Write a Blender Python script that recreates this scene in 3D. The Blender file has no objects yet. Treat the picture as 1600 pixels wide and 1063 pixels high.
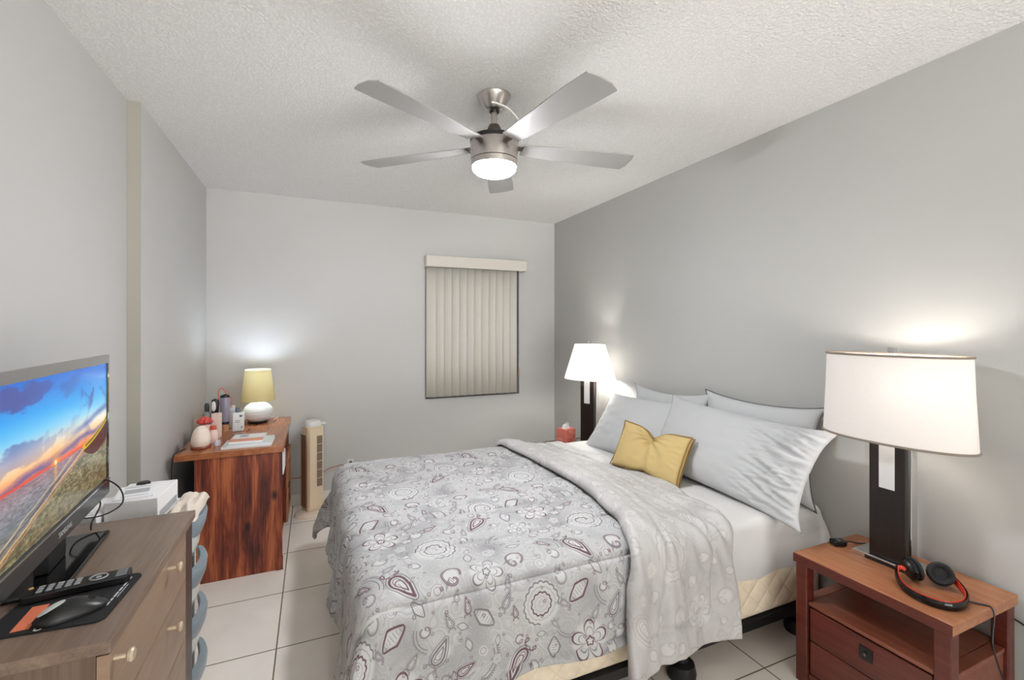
import bpy, bmesh, math, random
import numpy as np
from mathutils import Vector, Matrix, noise
random.seed(7)
PI = math.pi
SC = bpy.context.scene
C = SC.collection

# ------------------------------------------------------------------ camera, world, exposure
HC = 1.4
FPX = 716.0
YAW = math.atan(310.5 / FPX)
cd = bpy.data.cameras.new('camera')
cam = bpy.data.objects.new('camera', cd)
C.objects.link(cam)
cam.location = (0, 0, HC)
cam.rotation_euler = (PI / 2, 0, -YAW)
cd.sensor_fit = 'HORIZONTAL'
cd.sensor_width = 36
cd.lens = FPX / 1600 * 36
cd.shift_y = -(531.5 - 512.4) / 1600
cd.clip_start = 0.02
SC.camera = cam

w = bpy.data.worlds.new('daylight_fill')
SC.world = w
w.use_nodes = True
bg = w.node_tree.nodes['Background']
# pale sky above, invented bright ground below the horizon to light the ceiling
_nt = w.node_tree
_tc = _nt.nodes.new('ShaderNodeTexCoord'); _sp = _nt.nodes.new('ShaderNodeSeparateXYZ'); _rp = _nt.nodes.new('ShaderNodeValToRGB')
_ma = _nt.nodes.new('ShaderNodeMath'); _ma.operation = 'MULTIPLY_ADD'; _ma.inputs[1].default_value = 0.5; _ma.inputs[2].default_value = 0.5
_nt.links.new(_tc.outputs['Generated'], _sp.inputs[0]); _nt.links.new(_sp.outputs[2], _ma.inputs[0]); _nt.links.new(_ma.outputs[0], _rp.inputs[0])
_rp.color_ramp.elements[0].position = 0.47; _rp.color_ramp.elements[0].color = (1.0, 0.985, 0.965, 1)
_rp.color_ramp.elements[1].position = 0.52; _rp.color_ramp.elements[1].color = (0.20, 0.205, 0.21, 1)
_nt.links.new(_rp.outputs[0], bg.inputs[0])
bg.inputs[1].default_value = 4.1

FAN_POWER = 102.0
NEAR_LAMP = 1.5
FAR_LAMP = 4.8
SMALL_LAMP = 2.1
SC.view_settings.view_transform = 'Standard'
SC.view_settings.look = 'None'
SC.view_settings.gamma = 1
SC.view_settings.use_curve_mapping = False
SC.view_settings.exposure = 1.27
SC.cycles.use_denoising = True
SC.cycles.max_bounces = 10
SC.cycles.diffuse_bounces = 6
SC.cycles.sample_clamp_indirect = 6
SC.cycles.caustics_reflective = False
SC.cycles.caustics_refractive = False

# ------------------------------------------------------------------ helpers
def lin(c):
    return tuple(((v / 255) / 12.92 if v / 255 <= 0.04045 else ((v / 255 + 0.055) / 1.055) ** 2.4) for v in c)

def rgba(c):
    return (*lin(c), 1.0)

MATS = {}

class NT:
    """tiny node-tree writer"""
    def __init__(self, name):
        self.m = bpy.data.materials.new(name)
        self.m.use_nodes = True
        self.t = self.m.node_tree
        self.b = self.t.nodes['Principled BSDF']
        self.out = self.t.nodes['Material Output']
    def n(self, kind, **kw):
        nd = self.t.nodes.new(kind)
        for k, v in kw.items():
            setattr(nd, k, v)
        return nd
    def l(self, a, b):
        self.t.links.new(a, b)
    def coord(self, scale=(1, 1, 1), rot=(0, 0, 0), loc=(0, 0, 0), src='Object'):
        tc = self.n('ShaderNodeTexCoord')
        mp = self.n('ShaderNodeMapping')
        mp.inputs['Scale'].default_value = scale
        mp.inputs['Rotation'].default_value = rot
        mp.inputs['Location'].default_value = loc
        self.l(tc.outputs[src], mp.inputs[0])
        return mp.outputs[0]
    def noise(self, vec, scale=5, detail=3, rough=0.5, dist=0.0):
        nd = self.n('ShaderNodeTexNoise')
        nd.inputs['Scale'].default_value = scale
        nd.inputs['Detail'].default_value = detail
        nd.inputs['Roughness'].default_value = rough
        nd.inputs['Distortion'].default_value = dist
        self.l(vec, nd.inputs['Vector'])
        return nd.outputs['Fac']
    def ramp(self, fac, stops, interp='LINEAR'):
        nd = self.n('ShaderNodeValToRGB')
        nd.color_ramp.interpolation = interp
        el = nd.color_ramp.elements
        while len(el) < len(stops):
            el.new(0.5)
        for e, (p, c) in zip(el, stops):
            e.position = p
            e.color = c if len(c) == 4 else (*c, 1)
        self.l(fac, nd.inputs[0])
        return nd.outputs[0]
    def bump(self, h, strength=0.3, dist=0.01):
        nd = self.n('ShaderNodeBump')
        nd.inputs['Strength'].default_value = strength
        nd.inputs['Distance'].default_value = dist
        self.l(h, nd.inputs['Height'])
        self.l(nd.outputs[0], self.b.inputs['Normal'])
    def mix(self, fac, a, b, mode='MIX'):
        nd = self.n('ShaderNodeMix', data_type='RGBA', blend_type=mode)
        for sock, v in ((nd.inputs[0], fac), (nd.inputs[6], a), (nd.inputs[7], b)):
            if hasattr(v, 'is_linked'):
                self.l(v, sock)
            else:
                sock.default_value = v
        return nd.outputs[2]

def plain(name, col, rough=0.5, metal=0.0, bump=0.0, bscale=200, var=0.04, **kw):
    if name in MATS:
        return MATS[name]
    t = NT(name)
    v = t.coord()
    f = t.noise(v, bscale, 2)
    c = lin(col)
    lo = tuple(x * (1 - var) for x in c)
    hi = tuple(min(1, x * (1 + var)) for x in c)
    t.l(t.ramp(f, [(0.3, lo), (0.7, hi)]), t.b.inputs['Base Color'])
    t.b.inputs['Roughness'].default_value = rough
    t.b.inputs['Metallic'].default_value = metal
    for k, x in kw.items():
        t.b.inputs[k].default_value = x
    if bump:
        t.bump(f, bump, 0.002)
    MATS[name] = t.m
    return t.m

def glow(name, col, strength):
    if name in MATS:
        return MATS[name]
    t = NT(name)
    t.b.inputs['Base Color'].default_value = rgba(col)
    t.b.inputs['Emission Color'].default_value = rgba(col)
    t.b.inputs['Emission Strength'].default_value = strength
    MATS[name] = t.m
    return t.m

def wood(name, dark, mid, light, axis='y', stretch=14, scale=3.2, rough=0.4, contrast=(0.3, 0.5, 0.72), bump=0.08, knots=()):
    t = NT(name)
    s = [stretch] * 3
    s['xyz'.index(axis)] = 1.0
    v = t.coord(scale=tuple(s))
    a = t.noise(v, scale, 5, 0.6, 0.6)
    s2 = [60] * 3
    s2['xyz'.index(axis)] = 2.0
    v2 = t.coord(scale=tuple(s2))
    b = t.noise(v2, 3.0, 3, 0.6)
    m = t.n('ShaderNodeMath', operation='MULTIPLY_ADD')
    t.l(b, m.inputs[0]); m.inputs[1].default_value = 0.35
    m2 = t.n('ShaderNodeMath', operation='MULTIPLY')
    t.l(a, m2.inputs[0]); m2.inputs[1].default_value = 0.72
    t.l(m2.outputs[0], m.inputs[2])
    fac = m.outputs[0]
    col = t.ramp(fac, [(contrast[0], lin(dark)), (contrast[1], lin(mid)), (contrast[2], lin(light))])
    if knots:
        kv = t.coord(scale=(1.0, 0.0, 0.55))
        best = None
        for kx, ky, kz in knots:
            vd = t.n('ShaderNodeVectorMath', operation='DISTANCE')
            t.l(kv, vd.inputs[0]); vd.inputs[1].default_value = (kx, 0.0, kz * 0.55)
            if best is None:
                best = vd.outputs['Value']
            else:
                mn = t.n('ShaderNodeMath', operation='MINIMUM')
                t.l(best, mn.inputs[0]); t.l(vd.outputs['Value'], mn.inputs[1]); best = mn.outputs[0]
        kf = t.ramp(best, [(0.006, (1, 1, 1)), (0.022, (0, 0, 0))])
        col = t.mix(kf, col, (*[x * 0.35 for x in lin(dark)], 1))
    t.l(col, t.b.inputs['Base Color'])
    t.b.inputs['Roughness'].default_value = rough
    if bump:
        t.bump(fac, bump, 0.002)
    MATS[name] = t.m
    return t.m

class MB:
    def __init__(self):
        self.v = []; self.f = []; self.uv = None
    def add(self, vs, fs):
        k = len(self.v)
        self.v += [tuple(p) for p in vs]
        self.f += [tuple(i + k for i in f) for f in fs]
        return self
    def box(self, x0, x1, y0, y1, z0, z1, rot=None, at=(0, 0, 0)):
        vs = [Vector((x, y, z)) for z in (z0, z1) for y in (y0, y1) for x in (x0, x1)]
        if rot:
            M = Matrix.Rotation(rot, 3, 'Z')
            vs = [M @ p for p in vs]
        vs = [p + Vector(at) for p in vs]
        return self.add(vs, [(0, 2, 3, 1), (4, 5, 7, 6), (0, 1, 5, 4), (2, 6, 7, 3), (0, 4, 6, 2), (1, 3, 7, 5)])
    def xbox(self, M, sx, sy, sz):
        vs = [M @ Vector((x * sx / 2, y * sy / 2, z * sz / 2)) for z in (-1, 1) for y in (-1, 1) for x in (-1, 1)]
        return self.add(vs, [(0, 2, 3, 1), (4, 5, 7, 6), (0, 1, 5, 4), (2, 6, 7, 3), (0, 4, 6, 2), (1, 3, 7, 5)])
    def grid(self, P, closed_u=False, closed_v=False):
        n = len(P); m = len(P[0])
        vs = [p for row in P for p in row]
        fs = []
        for i in range(n if closed_u else n - 1):
            for j in range(m if closed_v else m - 1):
                i2 = (i + 1) % n; j2 = (j + 1) % m
                fs.append((i * m + j, i2 * m + j, i2 * m + j2, i * m + j2))
        return self.add(vs, fs)
    def lathe(self, prof, c=(0, 0, 0), n=40, sx=1.0, sy=1.0, cap=True):
        P = [[(c[0] + r * sx * math.cos(2 * PI * k / n), c[1] + r * sy * math.sin(2 * PI * k / n), c[2] + z) for k in range(n)] for r, z in prof]
        k0 = len(self.v)
        self.grid(P, closed_v=True)
        if cap:
            if prof[0][0] > 1e-6:
                self.f.append(tuple(k0 + k for k in range(n)))
            if prof[-1][0] > 1e-6:
                self.f.append(tuple(k0 + (len(prof) - 1) * n + k for k in range(n)))
        return self
    def tube(self, pts, r, n=8, smooth=True, closed=False, sub=6):
        pts = [Vector(p) for p in pts]
        if smooth and len(pts) > 2:
            q = []
            N = len(pts)
            for i in range(N if closed else N - 1):
                if closed:
                    p0, p1, p2, p3 = pts[i - 1], pts[i], pts[(i + 1) % N], pts[(i + 2) % N]
                else:
                    p0 = pts[max(i - 1, 0)]; p1 = pts[i]; p2 = pts[i + 1]; p3 = pts[min(i + 2, N - 1)]
                for s in range(sub):
                    t = s / sub
                    q.append(0.5 * ((2 * p1) + (p2 - p0) * t + (2 * p0 - 5 * p1 + 4 * p2 - p3) * t * t + (3 * p1 - p0 - 3 * p2 + p3) * t ** 3))
            if not closed:
                q.append(pts[-1])
            pts = q
        N = len(pts)
        P = []
        up = Vector((0, 0, 1))
        prev = None
        for i in range(N):
            if closed:
                d = pts[(i + 1) % N] - pts[i - 1]
            else:
                d = pts[min(i + 1, N - 1)] - pts[max(i - 1, 0)]
            if d.length < 1e-9:
                d = Vector((0, 0, 1))
            d.normalize()
            if prev is None:
                a = d.cross(up if abs(d.z) < 0.9 else Vector((1, 0, 0))).normalized()
            else:
                a = (prev - d * prev.dot(d)).normalized()
            prev = a
            b = d.cross(a)
            rr = r(i / max(1, N - 1)) if callable(r) else r
            P.append([pts[i] + a * rr * math.cos(2 * PI * k / n) + b * rr * math.sin(2 * PI * k / n) for k in range(n)])
        k0 = len(self.v)
        self.grid(P, closed_u=closed, closed_v=True)
        if not closed:
            self.f.append(tuple(k0 + k for k in range(n)))
            self.f.append(tuple(k0 + (N - 1) * n + k for k in range(n)))
        return self
    def prism(self, outline, z0, z1):
        n = len(outline)
        vs = [(x, y, z0) for x, y in outline] + [(x, y, z1) for x, y in outline]
        fs = [tuple(range(n - 1, -1, -1)), tuple(range(n, 2 * n))] + [(i, (i + 1) % n, n + (i + 1) % n, n + i) for i in range(n)]
        return self.add(vs, fs)
    def xf(self, M):
        self.v = [tuple(M @ Vector(p)) for p in self.v]
        return self

def part(name, mb, m, parent=None, smooth=False, bevel=0.0, seg=2, sharp=35, uvs=None, merge=False):
    me = bpy.data.meshes.new(name)
    me.from_pydata(mb.v, [], mb.f)
    if uvs is not None:
        lay = me.uv_layers.new(name='UVMap')
        for lp in me.loops:
            lay.data[lp.index].uv = uvs[lp.vertex_index]
    bm = bmesh.new(); bm.from_mesh(me)
    if merge:
        bmesh.ops.remove_doubles(bm, verts=bm.verts, dist=1e-5)
    bmesh.ops.recalc_face_normals(bm, faces=bm.faces)
    bm.to_mesh(me); bm.free()
    me.materials.append(m)
    if smooth:
        for p in me.polygons:
            p.use_smooth = True
        try:
            me.set_sharp_from_angle(angle=math.radians(sharp))
        except Exception:
            pass
    o = bpy.data.objects.new(name, me)
    C.objects.link(o)
    if parent is not None:
        o.parent = parent
    if bevel:
        md = o.modifiers.new('bevel', 'BEVEL')
        md.width = bevel; md.segments = seg; md.limit_method = 'ANGLE'; md.angle_limit = math.radians(40)
    return o

def tag(o, label, cat, group=None):
    o['label'] = label; o['category'] = cat
    if group:
        o['group'] = group
    return o

def thing(name, label, cat, loc=(0, 0, 0), rz=0.0, group=None):
    o = bpy.data.objects.new(name, None)
    o.empty_display_size = 0.1
    C.objects.link(o)
    o.location = loc; o.rotation_euler = (0, 0, rz)
    return tag(o, label, cat, group)

def struct(name, mb, m, parent=None, **kw):
    o = part(name, mb, m, parent, **kw)
    if parent is None:
        o['kind'] = 'structure'
    return o

def text_mesh(name, body, size, m, parent, M, extrude=0.0004):
    cu = bpy.data.curves.new(name, 'FONT')
    cu.body = body; cu.size = size; cu.extrude = extrude
    cu.align_x = 'CENTER'; cu.align_y = 'CENTER'
    tmp = bpy.data.objects.new(name + '_tmp', cu)
    C.objects.link(tmp)
    dg = bpy.context.evaluated_depsgraph_get()
    me = bpy.data.meshes.new_from_object(tmp.evaluated_get(dg))
    bpy.data.objects.remove(tmp)
    me.transform(M)
    me.materials.clear(); me.materials.append(m)
    o = bpy.data.objects.new(name, me)
    C.objects.link(o); o.parent = parent
    return o

def nz(x, y, z=0.0):
    return noise.noise(Vector((x, y, z)))

def lerp_tab(tab, b):
    if b <= tab[0][0]:
        return tab[0][1]
    for (b0, v0), (b1, v1) in zip(tab, tab[1:]):
        if b <= b1:
            t = (b - b0) / (b1 - b0)
            return v0 + (v1 - v0) * (t * t * (3 - 2 * t) * 0.5 + t * 0.5)
    return tab[-1][1]

# ------------------------------------------------------------------ generated prints (drawn here in code)
def make_image(name, arr):
    h, wd = arr.shape[:2]
    img = bpy.data.images.new(name, wd, h, alpha=False)
    px = np.ones((h, wd, 4), np.float32)
    px[..., :3] = arr
    img.pixels.foreach_set(px.ravel())
    img.update()
    img.pack()
    return img

def seg_dist(X, Y, pts, closed=False):
    d = np.full(X.shape, 9.0, np.float32)
    n = len(pts)
    for i in range(n if closed else n - 1):
        x0, y0 = pts[i]; x1, y1 = pts[(i + 1) % n]
        ex, ey = x1 - x0, y1 - y0
        L = ex * ex + ey * ey + 1e-12
        t = np.clip(((X - x0) * ex + (Y - y0) * ey) / L, 0, 1)
        d = np.minimum(d, np.hypot(X - x0 - t * ex, Y - y0 - t * ey))
    return d

def paisley_print(N=1100, seed=3, base=(184, 184, 183), grey=(146, 145, 146), mid=(120, 114, 118), plum=(102, 76, 84), soft=1.0):
    rs = random.Random(seed)
    ax = (np.arange(N) + 0.5) / N
    X, Y = np.meshgrid(ax, ax)
    X = X.astype(np.float32); Y = Y.astype(np.float32)
    A = np.zeros((N, N, 3), np.float32)
    A[:] = np.array(base) / 255
    # swirling grey contour lines from a periodic warped field
    ph = np.zeros((N, N), np.float32)
    rg = np.random.RandomState(seed)
    for k in range(40):
        fx, fy = rg.randint(-10, 11), rg.randint(-10, 11)
        ph += np.sin(2 * PI * (fx * X + fy * Y) + rg.rand() * 6.28) / (1.0 + 0.12 * math.hypot(fx, fy))
    fr = np.abs(((ph * 0.62) % 1) - 0.5)
    fill = (np.sin(ph * 2.1 + 1.0) * 0.5 + 0.5) ** 2
    def paint(mask, col, op=1.0):
        c = np.array(col, np.float32) / 255
        A[:] = A * (1 - mask[..., None] * op) + c * mask[..., None] * op
    big = np.zeros((N, N), np.float32)
    for k in range(9):
        big += np.sin(2 * PI * (rg.randint(-3, 4) * X + rg.randint(-3, 4) * Y) + rg.rand() * 6.28)
    paint(np.clip(big / 4, 0, 1), grey, 0.85 * soft)
    paint(fill, grey, 0.30 * soft)
    fr2 = np.abs(((ph * 1.5 + 0.3) % 1) - 0.5)
    paint(np.clip((0.09 - fr) / 0.06, 0, 1), grey, 0.7 * soft)
    paint(np.clip((0.07 - fr2) / 0.05, 0, 1), base, 0.8 * soft)
    def local(cx, cy, rot, s, ext):
        i0 = int((cx - ext) * N); j0 = int((cy - ext) * N); m = int(2 * ext * N) + 2
        ii = np.arange(i0, i0 + m); jj = np.arange(j0, j0 + m)
        lx, ly = np.meshgrid((ii + 0.5) / N - cx, (jj + 0.5) / N - cy)
        c, sn = math.cos(rot), math.sin(rot)
        return np.ix_(jj % N, ii % N), ((lx * c + ly * sn) / s).astype(np.float32), ((-lx * sn + ly * c) / s).astype(np.float32)
    def put(ix, mask, col, op):
        c = np.array(col, np.float32) / 255
        A[ix] = A[ix] * (1 - mask[..., None] * op) + c * mask[..., None] * op
    def line(ix, d, wd, col, op=1.0, edge=0.02):
        put(ix, np.clip((wd - d) / edge + 0.5, 0, 1), col, op * soft)
    def teardrop(n=46, bend=0.45):
        p = []
        for k in range(n):
            t = 2 * PI * k / n
            y = -math.cos(t); x = 0.62 * math.sin(t) * (math.sin(t / 2) ** 1.3)
            p.append((x + bend * (y - 1) ** 2 * 0.18 * (1 if y < 0 else 0.7), y))
        return p
    def clear(ix, lx, ly, r, op=0.9):
        put(ix, np.clip((r - np.hypot(lx, ly)) / 0.2, 0, 1), tuple(min(255, v_ * 1.06) for v_ in base), op)
    def paisley(cx, cy, rot, s, col):
        ix, lx, ly = local(cx, cy, rot, s, s * 1.5)
        P = teardrop()
        d = seg_dist(lx, ly, P, True)
        clear(ix, lx, ly * 0.8, 0.75)
        line(ix, d, 0.075, col); line(ix, np.abs(d - 0.2), 0.03, mid)
        P2 = [(x * 0.52 + 0.05, y * 0.52 - 0.18 + 0.25) for x, y in P]
        line(ix, seg_dist(lx, ly, P2, True), 0.04, col, 0.8)
        for k in range(7):
            yy = -0.5 + 0.13 * k
            line(ix, np.hypot(lx - 0.0, ly - yy), 0.045, col, 0.7)
        for q in (-1, 1):
            pet = [(q * (0.16 + 0.24 * math.sin(t) + 0.1 * t), 1.1 + 0.22 * (1 - math.cos(t))) for t in np.linspace(0, PI * 1.7, 14)]
            line(ix, seg_dist(lx, ly, pet), 0.045, col, 0.85)
    def medallion(cx, cy, rot, s, col):
        ix, lx, ly = local(cx, cy, rot, s, s * 1.35)
        r = np.hypot(lx, ly); th = np.arctan2(ly, lx)
        sc = np.abs(np.cos(th * 9))
        clear(ix, lx, ly, 1.15)
        cut = np.clip((2.5 - np.abs(th)) / 0.1, 0, 1)
        put(ix, np.clip((0.035 - np.abs(r - 0.92 - 0.07 * sc)) / 0.02 + 0.5, 0, 1) * cut, mid, soft)
        line(ix, np.abs(r - 0.74 - 0.03 * sc), 0.015, grey)
        line(ix, np.abs(r - 0.5 - 0.06 * np.abs(np.cos(th * 6))), 0.035, col)
        line(ix, np.abs(r - 0.36), 0.012, grey)
        ray = np.abs(np.sin(th * 7)) * r
        put(ix, np.clip((0.03 - ray) / 0.02 + 0.5, 0, 1) * ((r < 0.26) & (r > 0.08)), col, 0.8 * soft)
    def flower(cx, cy, rot, s, col):
        ix, lx, ly = local(cx, cy, rot, s, s * 1.35)
        r = np.hypot(lx, ly); th = np.arctan2(ly, lx)
        clear(ix, lx, ly, 1.1)
        R = 0.98 * np.abs(np.cos(th * 2.5)) ** 0.55 + 0.06
        line(ix, np.abs(r - R) * 0.75, 0.04, col)
        line(ix, np.abs(r - R * 0.66) * 0.8, 0.018, mid)
        line(ix, np.abs(r - 0.2 - 0.04 * np.cos(th * 5)), 0.045, col)
        line(ix, np.abs(r - R * 1.18) * 0.8, 0.014, grey)
    def hookcurl(cx, cy, rot, s, col):
        ix, lx, ly = local(cx, cy, rot, s, s * 1.5)
        P = [((0.95 - 0.085 * t) * math.cos(t) * (1 if t < 4 else 0.9), (0.95 - 0.085 * t) * math.sin(t) - 0.12 * t) for t in np.linspace(-0.6, 7.2, 44)]
        d = seg_dist(lx, ly, P)
        clear(ix, lx, ly + 0.3, 0.8)
        line(ix, d, 0.10, col); line(ix, np.abs(d - 0.02), 0.014, base, 0.8)
        for k in range(4):
            q = [(-0.4 - 0.14 * k + 0.5 * u, -0.9 - 0.12 * k + 0.5 * math.sin(u * 3)) for u in np.linspace(0, 1, 9)]
            line(ix, seg_dist(lx, ly, q), 0.035, mid, 0.8)
    def arcband(cx, cy, rot, s, col):
        ix, lx, ly = local(cx, cy, rot, s, s * 1.3)
        r = np.hypot(lx, ly); th = np.arctan2(ly, lx)
        on = np.clip((0.8 - np.abs(th)) / 0.05, 0, 1)
        put(ix, np.clip((0.02 - np.abs(r - 1.0)) / 0.02 + 0.5, 0, 1) * on, mid, soft)
        put(ix, np.clip((0.02 - np.abs(r - 0.84)) / 0.02 + 0.5, 0, 1) * on, mid, soft)
        put(ix, (np.abs(np.sin(th * 34)) < 0.5) * (np.abs(r - 1.07) < 0.035) * on, col, 0.8 * soft)
    def leaf(cx, cy, rot, s, col):
        ix, lx, ly = local(cx, cy, rot, s, s * 1.3)
        R = np.maximum(1 - np.abs(lx), 0.0) ** 0.7 * 0.55
        d = np.abs(np.abs(ly) - R)
        on = np.abs(lx) < 1
        clear(ix, lx, ly * 1.5, 0.7)
        put(ix, np.clip((0.07 - d) / 0.03 + 0.5, 0, 1) * on, col, soft)
        put(ix, (np.abs(np.sin(lx * 14)) < 0.35) * (np.abs(ly) < R * 0.5) * on, mid, 0.6 * soft)
    def star(cx, cy, s, col):
        ix, lx, ly = local(cx, cy, rs.random() * 3, s, s * 1.6)
        r = np.hypot(lx, ly); th = np.arctan2(ly, lx)
        d = np.abs(r - 0.72 - 0.2 * np.cos(th * 6))
        put(ix, np.clip((0.26 - d) / 0.15, 0, 1), col, 0.9 * soft)
    for cx, cy, rt, s in ((0.30, 0.64, 0.5, 0.12), (0.82, 0.20, -0.5, 0.12), (0.60, 0.96, 2.0, 0.09)):
        arcband(cx, cy, rt, s, plum)
    for cx, cy, rt, s in ((0.14, 0.84, 2.4, 0.10), (0.62, 0.36, 3.6, 0.09), (0.96, 0.76, 0.2, 0.09), (0.36, 0.24, 4.4, 0.08)):
        arcband(cx, cy, rt, s, mid)
    medallion(0.74, 0.88, 0.6, 0.115, mid)
    medallion(0.20, 0.36, 2.2, 0.105, plum)
    flower(0.47, 0.12, 0.3, 0.10, plum)
    flower(0.93, 0.56, 1.1, 0.085, mid)
    flower(0.30, 0.96, 0.7, 0.07, mid)
    paisley(0.50, 0.60, 0.35, 0.085, plum)
    paisley(0.05, 0.10, -0.9, 0.08, plum)
    paisley(0.66, 0.26, 2.4, 0.06, mid)
    hookcurl(0.74, 0.60, 0.2, 0.06, plum)
    hookcurl(0.11, 0.62, -0.5, 0.055, plum)
    hookcurl(0.43, 0.86, 2.6, 0.045, mid)
    hookcurl(0.86, 0.06, 1.4, 0.04, mid)
    hookcurl(0.34, 0.46, 3.6, 0.04, mid)
    hookcurl(0.60, 0.74, 4.6, 0.036, mid)
    leaf(0.43, 0.38, 0.6, 0.075, plum)
    leaf(0.88, 0.37, -0.7, 0.065, mid)
    leaf(0.27, 0.12, 1.6, 0.06, mid)
    leaf(0.16, 0.74, 0.1, 0.045, mid)
    leaf(0.56, 0.47, 2.2, 0.045, mid)
    used = [(0.74, 0.88, 0.13), (0.20, 0.36, 0.12), (0.47, 0.12, 0.11), (0.93, 0.56, 0.10), (0.30, 0.96, 0.08), (0.50, 0.60, 0.10), (0.05, 0.10, 0.09), (0.66, 0.26, 0.07), (0.74, 0.60, 0.07), (0.11, 0.62, 0.07),
            (0.43, 0.86, 0.06), (0.86, 0.06, 0.05), (0.34, 0.46, 0.05), (0.60, 0.74, 0.05), (0.43, 0.38, 0.07), (0.88, 0.37, 0.07), (0.27, 0.12, 0.06), (0.16, 0.74, 0.05), (0.56, 0.47, 0.04)]
    tries = 0
    while tries < 900 and len(used) < 62:
        tries += 1
        x_, y_, r_ = rs.random(), rs.random(), rs.uniform(0.026, 0.05)
        if all(math.hypot((x_ - a + 0.5) % 1 - 0.5, (y_ - b + 0.5) % 1 - 0.5) > (r_ + c) * 0.92 for a, b, c in used):
            used.append((x_, y_, r_))
            rs.choice((paisley, flower, hookcurl, leaf, medallion, paisley, hookcurl))(x_, y_, rs.random() * 6.28, r_ * 0.9, plum if rs.random() < 0.35 else mid)
    for k in range(80):
        star(rs.random(), rs.random(), rs.choice((0.007, 0.0085, 0.0095)), plum if rs.random() < 0.65 else mid)
    return lin_arr(A)

def lin_arr(A):
    A = np.clip(A, 0, 1)
    return A.astype(np.float32)

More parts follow.
